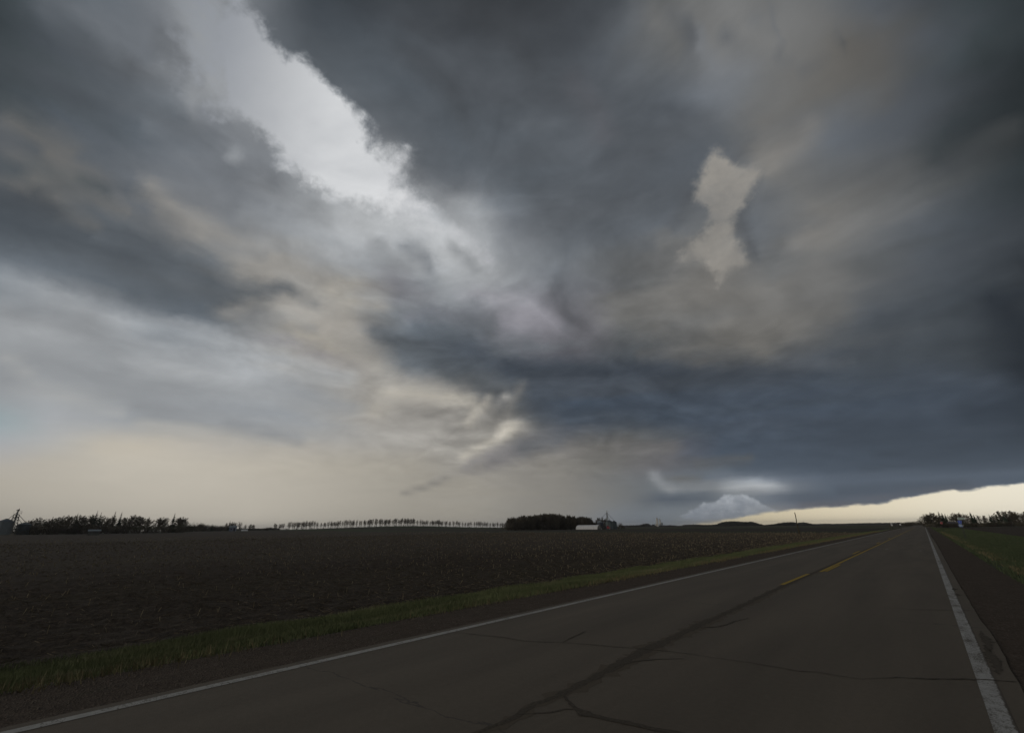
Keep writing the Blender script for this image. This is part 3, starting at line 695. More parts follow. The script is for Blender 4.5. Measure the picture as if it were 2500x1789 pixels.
def build_markings():
    wl = mat_paint('worn_white_line', (.36, .35, .32), .58); wr = mat_paint('frayed_white_line', (.36, .352, .33), .545, .10, .15, .17)
    ye = mat_paint('yellow_line', (.36, .235, .012), .63); tar = mat_tar()
    ribbon('edge_line_left', [(-7.02, -13), (-7.04, 20), (-7.04, 300)], [.14] * 3, .004, wl, 0, 1, 4)
    ribbon('edge_line_right', [(.15, -13), (.15, 40), (.13, 300)], [.17, .17, .15], .004, wr, 0, 2, 4)
    ribbon('yellow_dash', [(-3.84, 17.6), (-3.80, 21.9)], [.125, .125], .004, ye)
    ribbon('yellow_centre_line', [(-3.56, 23.1), (-3.50, 60), (-3.5, 300)], [.12] * 3, .004, ye, 0, 3, 4)
    ribbon('yellow_patch', [(-3.42, 23.4), (-3.40, 27.5)], [.10, .10], .007, ye)
    for a in (37.6, 58.0, 78, 98, 118, 138, 158): ribbon('yellow_dash', [(-3.84, a), (-3.84, a + 4.2)], [.125, .125], .004, ye)
    z = .003
    c = [(-3.6, -6), (-3.57, 2), (-3.57, 3.71), (-3.54, 4.09), (-3.6, 4.58), (-3.55, 5.02), (-3.58, 5.66), (-3.6, 6.39), (-3.67, 7.37), (-3.66, 8.37), (-3.69, 9.75), (-3.67, 10.95), (-3.68, 13.2), (-3.74, 17.13), (-3.7, 24), (-3.72, 36), (-3.66, 60)]
    halo = mat_tar_halo()
    ribbon('stained_seam', [(x + .02, y) for x, y in c], [w * 1.6 + .05 for w in (.05, .05, .05, .06, .08, .10, .12, .16, .22, .15, .17, .12, .13, .12, .09, .06, .04)], .0015, halo, .03, 41, .12)
    ribbon('tar_seam', c, [.05, .05, .05, .06, .08, .10, .12, .16, .22, .15, .17, .12, .13, .12, .09, .06, .04], z, tar, .010, 11, .10)
    ribbon('tar_branch', [(-3.55, 5.0), (-3.25, 4.76), (-3.06, 4.66), (-2.83, 4.69), (-2.61, 4.73), (-2.35, 4.75), (-2.15, 4.81), (-1.7, 4.78), (-1.2, 4.9), (-.5, 4.86)], [.02, .05, .13, .09, .075, .08, .085, .07, .05, .03], z + .002, tar, .006, 12, .06)
    ribbon('tar_branch', [(-3.56, 4.22), (-3.36, 4.45), (-3.27, 4.64), (-3.2, 4.70)], [.01, .03, .03, .04], z, tar, .006, 13, .05)
    ribbon('tar_branch', [(-3.62, 6.32), (-3.51, 6.74), (-3.3, 7.05), (-3.03, 7.3)], [.03, .04, .03, .015], z + .002, tar, .008, 14, .06)
    ribbon('tar_branch', [(-3.8, 9.85), (-3.56, 9.55), (-3.33, 9.87), (-3.26, 10.53), (-3.14, 11.1)], [.02, .04, .035, .03, .01], z + .002, tar, .01, 15, .08)
    ribbon('tar_crack', [(-6.9, 6.4), (-6.73, 6.5), (-6.29, 6.61), (-5.95, 6.7), (-5.53, 6.69), (-5.27, 6.83), (-4.9, 7.03), (-4.51, 7.18), (-4.09, 7.3), (-3.71, 7.45), (-3.37, 7.54), (-3.04, 7.6), (-2.73, 7.6), (-2.22, 7.65), (-1.9, 7.63), (-1.65, 7.62), (-1.45, 7.72), (-1.24, 7.7), (-1.0, 7.72), (-.67, 8.07), (-.39, 8.22), (-.04, 8.5), (.28, 8.67), (.42, 8.72)],
           [.010, .016, .02, .022, .018, .018, .016, .02, .016, .015, .016, .014, .010, .012, .018, .016, .018, .012, .008, .018, .028, .03, .03, .02], z + .004, tar, .006, 16, .07)
    ribbon('tar_crack', [(-4.94, 7.04), (-5.02, 7.42), (-5.09, 7.97)], [.012, .022, .03], z + .002, tar, .006, 17, .06)
    ribbon('tar_crack', [(-1.1, 14.2), (-.46, 14.38), (.26, 14.82), (.42, 14.86)], [.012, .03, .035, .03], z, tar, .008, 18, .1)
    ribbon('tar_crack', [(-6.9, 21.9), (-6.42, 22.11), (-5.27, 23.15), (-3.68, 23.47), (-2, 23.6), (-.2, 23.95), (.4, 24)], [.03] * 7, z + .002, tar, .02, 19, .3)
    ribbon('tar_crack', [(-1.5, 33.4), (-.23, 33.2), (.4, 32.8)], [.04, .06, .05], z, tar, .02, 20, .3)
    # frost-broken black patches beside the right edge line
    for k, (x, y, w, l) in enumerate([(.30, 9.9, .14, .9), (.33, 11.3, .12, .9), (.25, 17.8, .13, .3), (.24, 19.2, .12, .35)]):
        ribbon('tar_patch', [(x, y - l), (x + .02, y), (x, y + l)], [.02, w, .02], z + .002, tar, .014, 30 + k, .05)

# ---------------------------------------------------------------- ground cover (uncountable: one object each)
def blades(name, x, y, z, h, w, mat, lean, seed, kind='stuff', label=None, cat=None):
    rng = np.random.default_rng(seed); n = len(x); a = rng.uniform(0, 2 * np.pi, n)
    dx = np.cos(a) * w / 2; dy = np.sin(a) * w / 2; l = rng.uniform(0, lean, n) * h; b = rng.uniform(0, 2 * np.pi, n)
    v = np.stack([np.stack([x - dx, y - dy, z], -1), np.stack([x + dx, y + dy, z], -1), np.stack([x + np.cos(b) * l, y + np.sin(b) * l, z + h], -1)], 1)
    t = np.arange(n * 3).reshape(n, 3); o = build(np_mesh(name, v, tris=t, mat=mat), name, None)
    return tag(o, label, cat, None, kind)
def sticks(name, x, y, z, L, w, tilt, mat, seed, label, cat, flat=0.0):
    """small straw quads, mostly leaning stalks"""
    rng = np.random.default_rng(seed); n = len(x); b = rng.uniform(0, 2 * np.pi, n); t = rng.uniform(tilt[0], tilt[1], n)
    lay = rng.random(n) < flat; t = np.where(lay, rng.uniform(1.35, 1.5, n), t)
    d = np.stack([np.sin(t) * np.cos(b), np.sin(t) * np.sin(b), np.cos(t)], -1) * L[:, None]
    s = np.stack([-np.sin(b), np.cos(b), np.zeros(n)], -1) * (w / 2)[:, None]
    p = np.stack([x, y, z], -1); up = np.stack([np.cos(b) * np.cos(t), np.sin(b) * np.cos(t), -np.sin(t)], -1) * (w / 2)[:, None]
    v = np.stack([p - s, p + s, p + s + d, p - s + d, p - up, p + up, p + up + d, p - up + d], 1)
    q = np.arange(n * 8).reshape(n * 2, 4); o = build(np_mesh(name, v, quads=q, mat=mat), name, None)
    return tag(o, label, cat, None, 'stuff')
def build_cover():
    rng = np.random.default_rng(7)
    green = mat_grass('grass_blades', (.095, .112, .048), (.17, .185, .085), (.24, .21, .125)); dark = mat_grass('grass_blades_dark', (.055, .072, .034), (.095, .112, .055), (.17, .145, .09))
    def pts(n, x0, x1, y0, y1, p):
        x = rng.uniform(x0, x1, n); u = rng.random(n); y = y0 + (y1 - y0) * u ** p; return x, y
    xs, ys = [], []
    for n, y0, y1 in ((130000, -3, 9), (100000, 9, 26), (60000, 26, 70), (40000, 70, 190)):
        x, y = pts(n, -12.7, -9.0, y0, y1, 1.0)
        k = rng.random(n) < np.where(x > -9.6 + .25 * np.sin(y * 1.3) + .2 * np.sin(y * 3.7), .22, np.where(x < -12.2 + .3 * np.sin(y * .9), .35, 1)); xs.append(x[k]); ys.append(y[k])
    x = np.concatenate(xs); y = np.concatenate(ys); d = np.hypot(x, y)
    pat = .5 + .5 * np.sin(x * 1.3 + 2 * np.sin(y * .5)) * np.sin(y * .8 + x)
    h = rng.uniform(.04, .15, len(x)) * (.6 + .8 * pat) * np.where(x > -9.8, .7, 1); w = .0035 + .0010 * d
    blades('roadside_grass', x, y, zprof(x) - .012, h, w, green, .55, 21, label='green spring grass along the left road verge', cat='grass')
    xs, ys = [], []
    for n, y0, y1 in ((50000, 10, 30), (60000, 30, 80), (50000, 80, 300)):
        x, y = pts(n, 1.95, 11.5, y0, y1, 1.0); k = rng.random(n) < np.where(x < 2.6, .35, 1); xs.append(x[k]); ys.append(y[k])
    x = np.concatenate(xs); y = np.concatenate(ys); d = np.hypot(x, y); h = rng.uniform(.06, .2, len(x)); w = .007 + .0012 * d
    blades('ditch_grass', x, y, zprof(x) - .012, h, w, dark, .6, 22, label='darker grass filling the ditch right of the road', cat='grass')
    # last year's dead grass fringing the gravel on both sides
    n = 26000; side = rng.random(n) < .45; y = -2 + 150 * rng.random(n) ** 1.4; x = np.where(side, -9.2 + rng.normal(0, .22, n), 2.35 + np.abs(rng.normal(0, .45, n)))
    k = (.5 + .5 * np.sin(y * .55 + 2 * np.sin(y * .13)) * np.sin(y * .21 + 1)) ** 1.5 > rng.random(n) * .9; x, y = x[k], y[k]; d = np.hypot(x, y)
    blades('dead_grass', x, y, zprof(x) - .012, rng.uniform(.05, .20, len(x)), .007 + .0011 * d, mat_grass('dead_grass_blades', (.14, .115, .06), (.23, .19, .10), (.27, .23, .14)), .8, 25, label='dry yellow grass fringing the gravel shoulders', cat='grass')
    straw = simple('dry_straw', (.33, .275, .18), .8, .2, .5, 5.0)
    # corn stubble: rows run with the road, broken up by tillage
    rows = np.arange(-13.4, -190, -.76); X, Y = [], []
    for r_ in rows:
        dist = abs(r_); y0, y1 = -12 - dist * .25, 166
        n = int((y1 - y0) * (3.0 if dist < 60 else 2.0)); y = rng.uniform(y0, y1, n); x = r_ + rng.normal(0, .04, n)
        keep = rng.random(n) < np.clip(.05 + .80 * (.5 + .5 * np.sin(r_ * 1.9 + .8 * np.sin(y * .06)) * np.sin(y * .10 + r_ * .35)) ** 2.6, 0, 1); X.append(x[keep]); Y.append(y[keep])
    x = np.concatenate(X); y = np.concatenate(Y); d = np.hypot(x, y); keep = rng.random(len(x)) < np.clip(30 / np.maximum(d, 1), .16, .7); x, y, d = x[keep], y[keep], d[keep]
    L = rng.uniform(.07, .24, len(x)); w = .009 + .0006 * d
    sticks('corn_stubble', x, y, terrain(x, y) + .0, L, w, (0.02, .6), straw, 23, 'pale broken corn stubble standing in the tilled field', 'stubble', .12)
    n = 52000; x = -12.8 - 120 * rng.random(n) ** 1.7; y = rng.uniform(-30, 150, n); d = np.hypot(x, y)
    pale = simple('old_straw', (.145, .118, .082), .85, .2, .5, 4.0)
    sticks('straw_litter', x, y, terrain(x, y) + .05, rng.uniform(.05, .24, n), .006 + .0004 * d, (1.2, 1.55), pale, 24, 'short pieces of dull straw lying on the dark soil', 'straw', .6)
    # loose stones on the shoulders
    n = 9000; side = rng.random(n) < .75; x = np.where(side, rng.uniform(-9.4, -7.35, n), rng.uniform(.6, 2.2, n)); y = -2 + 60 * rng.random(n) ** 1.5
    s = rng.uniform(.006, .022, n); tet = np.array([[1, 0, -.5], [-.6, .9, -.5], [-.6, -.9, -.5], [0, 0, .9]]); v = np.stack([x, y, zprof(x) + .012], -1)[:, None] + tet[None] * s[:, None, None] * rng.uniform(.6, 1.3, (n, 1, 3))
    b = np.arange(n)[:, None] * 4; t = np.concatenate([b + np.array([[0, 1, 3]]), b + np.array([[1, 2, 3]]), b + np.array([[2, 0, 3]])])
    tag(build(np_mesh('loose_gravel', v, tris=t, mat=simple('stones', (.10, .08, .064), .9, .2, .5, 40)), 'loose_gravel', None), 'small loose stones scattered over both gravel shoulders', 'gravel', None, 'stuff')

# ---------------------------------------------------------------- trees
def tree_mats():
    return dict(pale=simple('grey_brown_bark', (.15, .125, .10), .95, .1, .3, 2), bark=simple('bark', (.095, .078, .062), .95, .1, .3, 6), twig=simple('budding_twigs', (.125, .108, .078), .95, .1, .35, 1.5),
                grn=simple('new_leaves', (.085, .092, .052), .9, .1, .35, 1.2), spruce=simple('spruce_needles', (.036, .050, .030), .9, .1, .35, 1.5), far=simple('distant_foliage', (.075, .075, .062), .95, .05, .4, .08))
def tri_tube(mb, a, b, ra, rb): mb.tube(a, b, ra, rb, 3, False)
def grow(seed, H=10.0, clear=.3, width=.35, leaders=1, sides=13, r0=.2, twigr=.045, dens=5, rise=.75, top=.5):
    """tree built of leaders that carry side limbs, each limb branching into twigs; the crown fills an uneven egg"""
    rnd = random.Random(seed); tr = MB(); cr = MB()
    def twigs(p, d, L, lev):
        q = p + d * L; q.z += L * .06; tri_tube(cr, p, q, twigr * (1.5 - .3 * lev), twigr * .7)
        if lev >= 3: return
        for k in range(dens if lev == 1 else 3):
            s_ = p.lerp(q, rnd.uniform(.25, 1.0)); e = (d + Vector((rnd.gauss(0, 1), rnd.gauss(0, 1), rnd.gauss(.3, .8))) * .62).normalized(); twigs(s_, e, L * rnd.uniform(.38, .68), lev + 1)
    for ld in range(leaders):
        t = rnd.uniform(0, 6.28); off = Vector((math.cos(t), math.sin(t), 0)) * (width * H * (.45 if leaders > 1 else .05)); P = []
        n = 9; hl = H * (1 if ld == 0 else rnd.uniform(.82, .98)); fork = clear * H * .6
        for k in range(n + 1):
            f = k / n; z = f * hl; w = max(0, (z - fork) / (hl - fork)) ** .8; P.append(off * w + Vector((rnd.gauss(0, .06), rnd.gauss(0, .06), z)))
        for k in range(n):
            f = k / n; tri_tube(tr, P[k], P[k + 1], r0 * (1 - f * .85) / (1 if ld == 0 else 1.3), r0 * (1 - (f + 1 / n) * .85) / (1 if ld == 0 else 1.3))
        for k in range(sides):
            f = clear + (1 - clear) * (k + rnd.random()) / sides; z = f * hl; i = min(n - 1, int(f * n)); p = P[i].lerp(P[i + 1], f * n - i)
            g = (f - clear) / (1 - clear); prof = math.sin(math.pi * (.12 + .80 * g ** top)) ; L = width * H * prof * rnd.uniform(.65, 1.25) + .04 * H
            t = k * 2.4 + rnd.uniform(-.6, .6); d = Vector((math.cos(t), math.sin(t), rise * rnd.uniform(.6, 1.5) * (.6 + g))).normalized(); m = p + d * L * .4; m.z += L * .02
            tri_tube(tr, p, m, r0 * .4 * (1 - f * .6), twigr); twigs(m, d, L * .5, 1)
            for _ in range(dens // 2): twigs(p.lerp(m, rnd.random()), (d + Vector((rnd.gauss(0, 1), rnd.gauss(0, 1), rnd.gauss(.4, .7))) * .6).normalized(), L * rnd.uniform(.3, .5), 2)
    k = H / max(v[2] for v in cr.v)
    for mb in (tr, cr): mb.v = [(x * k, y * k, z * k) for x, y, z in mb.v]
    return tr, cr
def spruce(seed, H=10.0, R=1.5, gap=.15):
    rnd = random.Random(seed); tr = MB(); cr = MB(); tr.tube((0, 0, 0), (0, 0, H * .97), .16, .03, 5)
    z = H * .06
    while z < H * .985:
        f = 1 - z / H; rad = R * (f ** .85) * rnd.uniform(.6, 1.2) + .08
        if rnd.random() > gap:
            for k in range(12):
                t = rnd.uniform(0, 6.283); L = rad * rnd.uniform(.6, 1.15); d = Vector((math.cos(t), math.sin(t), -.25)); n = Vector((-math.sin(t), math.cos(t), 0)); o = Vector((0, 0, z))
                for j in range(3):
                    a = o + d * L * (j / 3); b = o + d * L * ((j + 1.3) / 3); w = L * .26 * (1.2 - j * .3)
                    cr.add([a - n * w, a + n * w, b + Vector((0, 0, -.12 * L)), a + Vector((0, 0, w * .9))], [(0, 1, 2), (0, 2, 3), (1, 3, 2)])
        z += H * .028
    return tr, cr
def shrub(seed, H=4.0, R=2.2, n=420, s=.20):
    rnd = random.Random(seed); tr = MB(); cr = MB()
    for k in range(9):
        t = rnd.uniform(0, 6.283); tri_tube(tr, (0, 0, 0), (math.cos(t) * R * .7, math.sin(t) * R * .7, H * rnd.uniform(.6, .95)), .06, .02)
    lob = [(Vector((rnd.uniform(-.6, .6) * R, rnd.uniform(-.6, .6) * R, H * rnd.uniform(.2, .65))), rnd.uniform(.4, .65)) for _ in range(6)]
    for k in range(n):
        c, q = lob[k % 6]; v = Vector((rnd.gauss(0, 1), rnd.gauss(0, 1), rnd.gauss(0, .8))).normalized() * (rnd.random() ** .4) * q; p = c + Vector((v.x * R, v.y * R, v.z * H * .55)); p.z = max(.05, p.z)
        a = Vector((rnd.gauss(0, 1), rnd.gauss(0, 1), rnd.gauss(0, 1))).normalized(); b = a.orthogonal().normalized(); z_ = s * rnd.uniform(.5, 1.3)
        cr.add([p, p + a * z_, p + b * z_ * .7], [(0, 1, 2)])
    return tr, cr

PROTO = {}
def make_protos():
    M = tree_mats(); PROTO['M'] = M
    def reg(kind, tc, trunkmat, crownmat, h): PROTO.setdefault(kind, []).append((tc[0].mesh('trunk', trunkmat), tc[1].mesh('crown', crownmat), h))
    for s in range(5): reg('broad', grow(100 + s, 10, .08, .38, 3, 16, .28, .065, 7, .75, .65), M['bark'], M['twig'], 10)
    for s in range(4): reg('wood', grow(200 + s, 10, .05, .25, 2, 22, .24, .085, 8, 1.0, .6), M['bark'], M['twig'], 10)
    for s in range(6): reg('slim', grow(300 + s, 10, .26, .24, 2, 12, .36, .055, 6, 1.2, .5), M['pale'], M['pale'], 10)
    for s in range(4): reg('spruce', spruce(400 + s, 10, 1.7, .08), M['bark'], M['spruce'], 10)
    reg('pine', spruce(450, 10, 2.8, .0), M['bark'], M['spruce'], 10); reg('pine', spruce(451, 10, 3.1, .0), M['bark'], M['spruce'], 10)
    for s in range(5): reg('bush', shrub(500 + s), M['bark'], M['grn'], 4)
    for s in range(3): reg('thicket', shrub(520 + s, 4, 2.4, 700, .22), M['bark'], M['twig'], 4)
trnd = random.Random(99)
NAMES = dict(broad=('bare_tree', 'tree'), wood=('woodland_tree', 'tree'), slim=('windbreak_tree', 'tree'), spruce=('spruce_tree', 'tree'), pine=('pine_tree', 'tree'), bush=('shrub', 'shrub'), thicket=('thicket_shrub', 'shrub'))
def plant(kind, px, top, dist, label, group, wide=1.0, variant=None):
    """one tree with its own trunk and crown, standing on the terrain"""
    p = at(px, dist); z = tz(p.x, p.y) - .08; h = max(.8, z_at(px, top, dist) - z)
    lst = PROTO[kind]; tm, cm, H = lst[trnd.randrange(len(lst)) if variant is None else variant]
    nm, cat = NAMES[kind]; o = thing(nm, label, cat, (p.x, p.y, z), trnd.uniform(0, 6.28), group)
    k = h / H; kw = k * wide * trnd.uniform(.9, 1.12); o.scale = (kw, kw, k)
    build(tm, 'trunk', None, o); build(cm, 'crown', None, o)
    return o
# ---------------------------------------------------------------- farm buildings and machines
def corr(name, c, var=.12):
    m, N = pmat(name, .6, .4); x, y, z = N.xyz(N.obj)
    r = N.m('MULTIPLY_ADD', N.m('SINE', N.m('MULTIPLY', z, 42.0)), .06, 1.0)
    n = N.noise(N.obj, 1.3, 5, .6).outputs['Fac']; k = N.m('MULTIPLY', r, N.rng(n, .3, .7, 1 - var, 1 + var, 'LINEAR'))
    N.link(N.mixc(1.0, C3(c), N.vec(k, k, k), 'MULTIPLY'), N.b.inputs['Base Color']); return m
def grain_bin(px, dist, half_px, eave_py, apex_py, label, wall, roofm, group='corrugated grain bins'):
    p = at(px, dist); z = tz(p.x, p.y) - .05; R = abs(bearing(px + half_px) - bearing(px - half_px)) / 2 * dist
    he = z_at(px, eave_py, dist) - z; ha = z_at(px, apex_py, dist) - z
    t = thing('grain_bin', label, 'grain bin', (p.x, p.y, z), 0, group)
    mb = MB(); prof = []; n = 9
    for k in range(n): z0 = he * k / n; prof += [(R, z0 + .01), (R * 1.004, z0 + he / n * .5), (R, z0 + he / n - .01)]
    mb.lathe((0, 0, 0), prof, 28)
    for k in range(14): a = 6.283 * k / 14; mb.box((math.cos(a) * (R + .05), math.sin(a) * (R + .05), he / 2), (.06, .06, he), a)
    build(mb, 'wall', wall, t)
    mb = MB(); mb.lathe((0, 0, 0), [(R * 1.06, he - .05), (R * 1.06, he), (R * .55, he + (ha - he) * .55), (.35, ha - .12), (.35, ha), (.02, ha + .05)], 28)
    for k in range(14): a = 6.283 * k / 14; mb.tube((math.cos(a) * R * 1.04, math.sin(a) * R * 1.04, he + .05), (math.cos(a) * .4, math.sin(a) * .4, ha - .05), .04, .04, 4)
    build(mb, 'roof', roofm, t)
    mb = MB(); f = (Vector((0, 0, 0)) - p).normalized(); s = f.cross(Vector((0, 0, 1)))
    for q in (-.25, .25): a = f * (R + .12) + s * (q + R * .3) * .9; mb.tube((a.x, a.y, .3), (a.x, a.y, he), .03, .03, 4)
    for k in range(int(he / .4)): a = f * (R + .12) + s * (-.25 + R * .3) * .9; b = f * (R + .12) + s * (.25 + R * .3) * .9; mb.tube((a.x, a.y, .4 + k * .4), (b.x, b.y, .4 + k * .4), .02, .02, 4)
    build(mb, 'ladder', roofm, t); return t, p, z, he, ha, R
def lattice(mb, b, w, z0, z1, wt, seg, r=.05):
    for sx in (-1, 1):
        for sy in (-1, 1): mb.tube((b.x + sx * w, b.y + sy * w, z0), (b.x + sx * wt, b.y + sy * wt, z1), r, r, 4)
    for k in range(seg):
        a, c = k / seg, (k + 1) / seg; wa, wc = w + (wt - w) * a, w + (wt - w) * c; za, zc = z0 + (z1 - z0) * a, z0 + (z1 - z0) * c
        co = [(-1, -1), (1, -1), (1, 1), (-1, 1)]
        for i in range(4):
            p, q = co[i], co[(i + 1) % 4]
            mb.tube((b.x + p[0] * wa, b.y + p[1] * wa, za), (b.x + q[0] * wc, b.y + q[1] * wc, zc), r * .6, r * .6, 3)
            mb.tube((b.x + q[0] * wa, b.y + q[1] * wa, za), (b.x + p[0] * wc, b.y + p[1] * wc, zc), r * .6, r * .6, 3)
            mb.tube((b.x + p[0] * wc, b.y + p[1] * wc, zc), (b.x + q[0] * wc, b.y + q[1] * wc, zc), r * .8, r * .8, 3)

def build_farms():
    galv = corr('galvanised_steel', (.20, .225, .235)); galvd = corr('weathered_galvanised', (.10, .125, .14)); pale = corr('white_sheet', (.62, .61, .59)); dark = corr('dark_roof_sheet', (.06, .065, .07))
    steel = simple('tower_steel', (.10, .095, .085), .6, .4, .2, 2); white = simple('white_paint', (.66, .65, .62), .6, .4, .1, 2); lpaint = simple('pale_steel', (.34, .35, .33), .6, .4, .15, 2)
    glass = simple('dark_glass', (.02, .022, .025), .2, .5, .1, 2); rubber = simple('rubber', (.02, .02, .02), .9, .2, .1, 2)
    # --- far left farm
    D = 400
    t1 = grain_bin(6, D, 19, 1272, 1265.5, 'wide dark grain bin with conical roof cut by the left picture edge', galv, galvd)
    t2 = grain_bin(54, D + 6, 18, 1280, 1274.5, 'lower dark grain bin half behind trees right of the lattice elevator leg', galvd, galvd)
    b = at(31, D + 3, 1285); z = tz(b.x, b.y); zt = z_at(39, 1243, D)
    t = thing('elevator_leg', 'lattice grain elevator leg standing between the two bins at far left', 'grain elevator', (b.x, b.y, z))
    mb = MB(); lattice(mb, Vector((0, 0, 0)), 2.1, 0, (zt - z) * .80, 1.1, 7, .11); build(mb, 'lattice_tower', steel, t)
    mb = MB(); mb.box((.1, .1, (zt - z) * .5), (.45, .6, zt - z - .6)); mb.box((-.5, -.1, (zt - z) * .5), (.3, .35, zt - z - 2)); build(mb, 'leg_casing', lpaint, t)
    mb = MB(); mb.box((0, 0, zt - z - .35), (1.6, 1.1, .7), .4, .6); mb.box((.2, .3, zt - z + .15), (.5, .4, .5)); mb.tube((.3, .3, zt - z + .3), (.5, .3, zt - z + 1.1), .05, .05, 4); build(mb, 'head_drum', steel, t)
    mb = MB(); s = at(60, D) - at(20, D); s.normalize(); h = (zt - z)
    for q in (-1.5, 1.5): mb.tube(s * q + Vector((0, 0, h * .83)), s * q + Vector((0, 0, h * .95)), .04, .04, 4)
    mb.box((0, 0, h * .80), (3.0, 2.4, .12), math.atan2(s.y, s.x)); mb.box((s.x * 1.2, s.y * 1.2, h * .87), (1.4, 1.4, .10)); mb.tube(s * 1.9 + Vector((0, 0, h * .8)), s * 1.9 + Vector((0, 0, h * .93)), .05, .05, 4); mb.tube(s * 1.9 + Vector((0, 0, h * .93)), Vector((0, 0, h * .93)), .05, .05, 4); build(mb, 'platform', steel, t)
    mb = MB()
    for px, py, hh in ((10, 1265.5, .90), (18, 1268, .72), (54, 1274, .86), (46, 1277, .74)):
        e = at(px, D); mb.tube((0, 0, h * hh), (e.x - b.x, e.y - b.y, z_at(px, py, D) - z), .12, .12, 5)
    build(mb, 'spout', steel, t)
    # low shed and pale house in front of and inside the grove
    def shed(name, label, cat, pxa, pxb, dist, eave_py, ridge_py, depth, wall, roof, door=None, rzoff=0.0):
        a, c = at(pxa, dist), at(pxb, dist); m = (a + c) / 2; z = tz(m.x, m.y) - .05; W = (c - a).length; rz = math.atan2((c - a).y, (c - a).x) + rzoff
        t = thing(name, label, cat, (m.x, m.y, z), rz); he = z_at((pxa + pxb) / 2, eave_py, dist) - z; hr = z_at((pxa + pxb) / 2, ridge_py, dist) - z
        mb = MB(); mb.box((0, 0, he / 2), (W, depth, he))
        mb.add([(-W / 2, -depth / 2, he), (-W / 2, depth / 2, he), (-W / 2, 0, hr), (W / 2, -depth / 2, he), (W / 2, depth / 2, he), (W / 2, 0, hr)], [(1, 0, 2), (3, 4, 5)]); build(mb, 'wall', wall, t)
        mb = MB(); o = .25; tt = .08
        for s in (-1, 1):
            A = [(-W / 2 - o, s * (depth / 2 + o), he - .08), (W / 2 + o, s * (depth / 2 + o), he - .08), (W / 2 + o, 0, hr + .04), (-W / 2 - o, 0, hr + .04)]
            Bq = [(x, y, z_ + tt) for x, y, z_ in A]; mb.add(A + Bq, [(0, 1, 2, 3), (7, 6, 5, 4), (0, 4, 5, 1), (1, 5, 6, 2), (2, 6, 7, 3), (3, 7, 4, 0)])
        build(mb, 'roof', roof, t)
        if door:
            mb = MB(); mb.box((W * .2, -depth / 2 - .03, he * .42), (W * .22, .05, he * .8)); build(mb, 'door', door, t)
            mb = MB(); mb.box((-W * .22, -depth / 2 - .03, he * .55), (W * .16, .05, he * .32)); build(mb, 'window', glass, t)
        return t
    shed('low_shed', 'low grey shed in the field edge before the left grove', 'shed', 216, 245, 300, 1296, 1292.5, 6, simple('dull_boards', (.12, .12, .11), .9, .1, .3, .8), galvd)
    shed('farmhouse', 'pale gabled house end glimpsed between the trunks of the left grove', 'house', 249, 259, 455, 1284, 1276, 7, white, dark, glass, 1.2)
    shed('barn', 'pale blue grey barn beneath bare trees right of the left grove', 'barn', 559, 577, 480, 1287, 1283, 10, corr('blue_grey_sheet', (.22, .25, .31)), galvd, glass)
    shed('machine_shed', 'long low dark shed behind bare trees in the right grove', 'shed', 2314, 2334, 340, 1276.5, 1273.5, 12, simple('dark_boards', (.05, .045, .05), .9, .1, .2, 1), simple('dark_tin', (.09, .085, .085), .6, .3, .2, 1), glass)
    # small round-topped shelter beside the barn
    def hoop(name, label, cat, pxa, pxb, dist, top_py, W, skin, rzoff=0.0, ribs=True):
        a, c = at(pxa, dist), at(pxb, dist); m = (a + c) / 2; z = tz(m.x, m.y) - .05; L = (c - a).length / max(.3, math.cos(rzoff)); H = z_at((pxa + pxb) / 2, top_py, dist) - z; rz = math.atan2((c - a).y, (c - a).x) + rzoff
        t = thing(name, label, cat, (m.x, m.y, z), rz); n = 16; seg = 18; mb = MB(); vs = []; fs = []
        for i in range(seg + 1):
            x = -L / 2 + L * i / seg; bulge = 1.0 if i % 2 == 0 else .985
            for k in range(n + 1): th = math.pi * k / n; vs.append((x, -math.cos(th) * W / 2 * bulge, math.sin(th) ** .8 * H * bulge))
        for i in range(seg):
            for k in range(n): q = i * (n + 1) + k; fs.append((q, q + n + 1, q + n + 2, q + 1))
        mb.add(vs, fs); build(mb, 'cover', skin, t)
        for s in (-1, 1):
            mb = MB(); x = s * (L / 2 - .3); vs = [(x, -math.cos(math.pi * k / n) * W / 2 * .97, math.sin(math.pi * k / n) ** .8 * H * .97) for k in range(n + 1)]
            mb.add(vs, [tuple(range(n + 1))]); build(mb, 'end_wall', glass if s == 1 else steel, t)
            if s == 1:
                fr = MB()
                for k in range(n): fr.tube(Vector(vs[k]) + Vector((.34, 0, 0)), Vector(vs[k + 1]) + Vector((.34, 0, 0)), .09, .09, 4)
                build(fr, 'end_arch', lpaint, t)
        return t
    hoop('hoop_shed', 'long white hoop barn in front of the dark central woods', 'barn', 1412, 1464, 330, 1281, 7.5, pale, -.5)
    hoop('small_hoop_shed', 'tiny pale arched shelter between the barn and a dark evergreen', 'shelter', 589, 605, 470, 1292, 5, white)
    # --- centre farm bins and leg
    grain_bin(1465.5, 352, 7.5, 1274.5, 1270, 'dark grain bin with pale cone roof behind the hoop barn end', corr('dark_steel', (.09, .10, .12)), galv)
    grain_bin(1488, 345, 9, 1273.5, 1269, 'wide grey green grain bin right of the white elevator leg', corr('green_grey_steel', (.14, .17, .17)), dark)
    grain_bin(1500, 351, 6, 1274.5, 1270.5, 'narrower grey green grain bin, rightmost of the centre farm', corr('green_steel', (.12, .15, .155)), dark)
    b = at(1484, 350); z = tz(b.x, b.y); zt = z_at(1484, 1246.5, 350); h = zt - z
    t = thing('elevator_leg', 'slender pale elevator leg rising above the centre farm bins', 'grain elevator', (b.x, b.y, z))
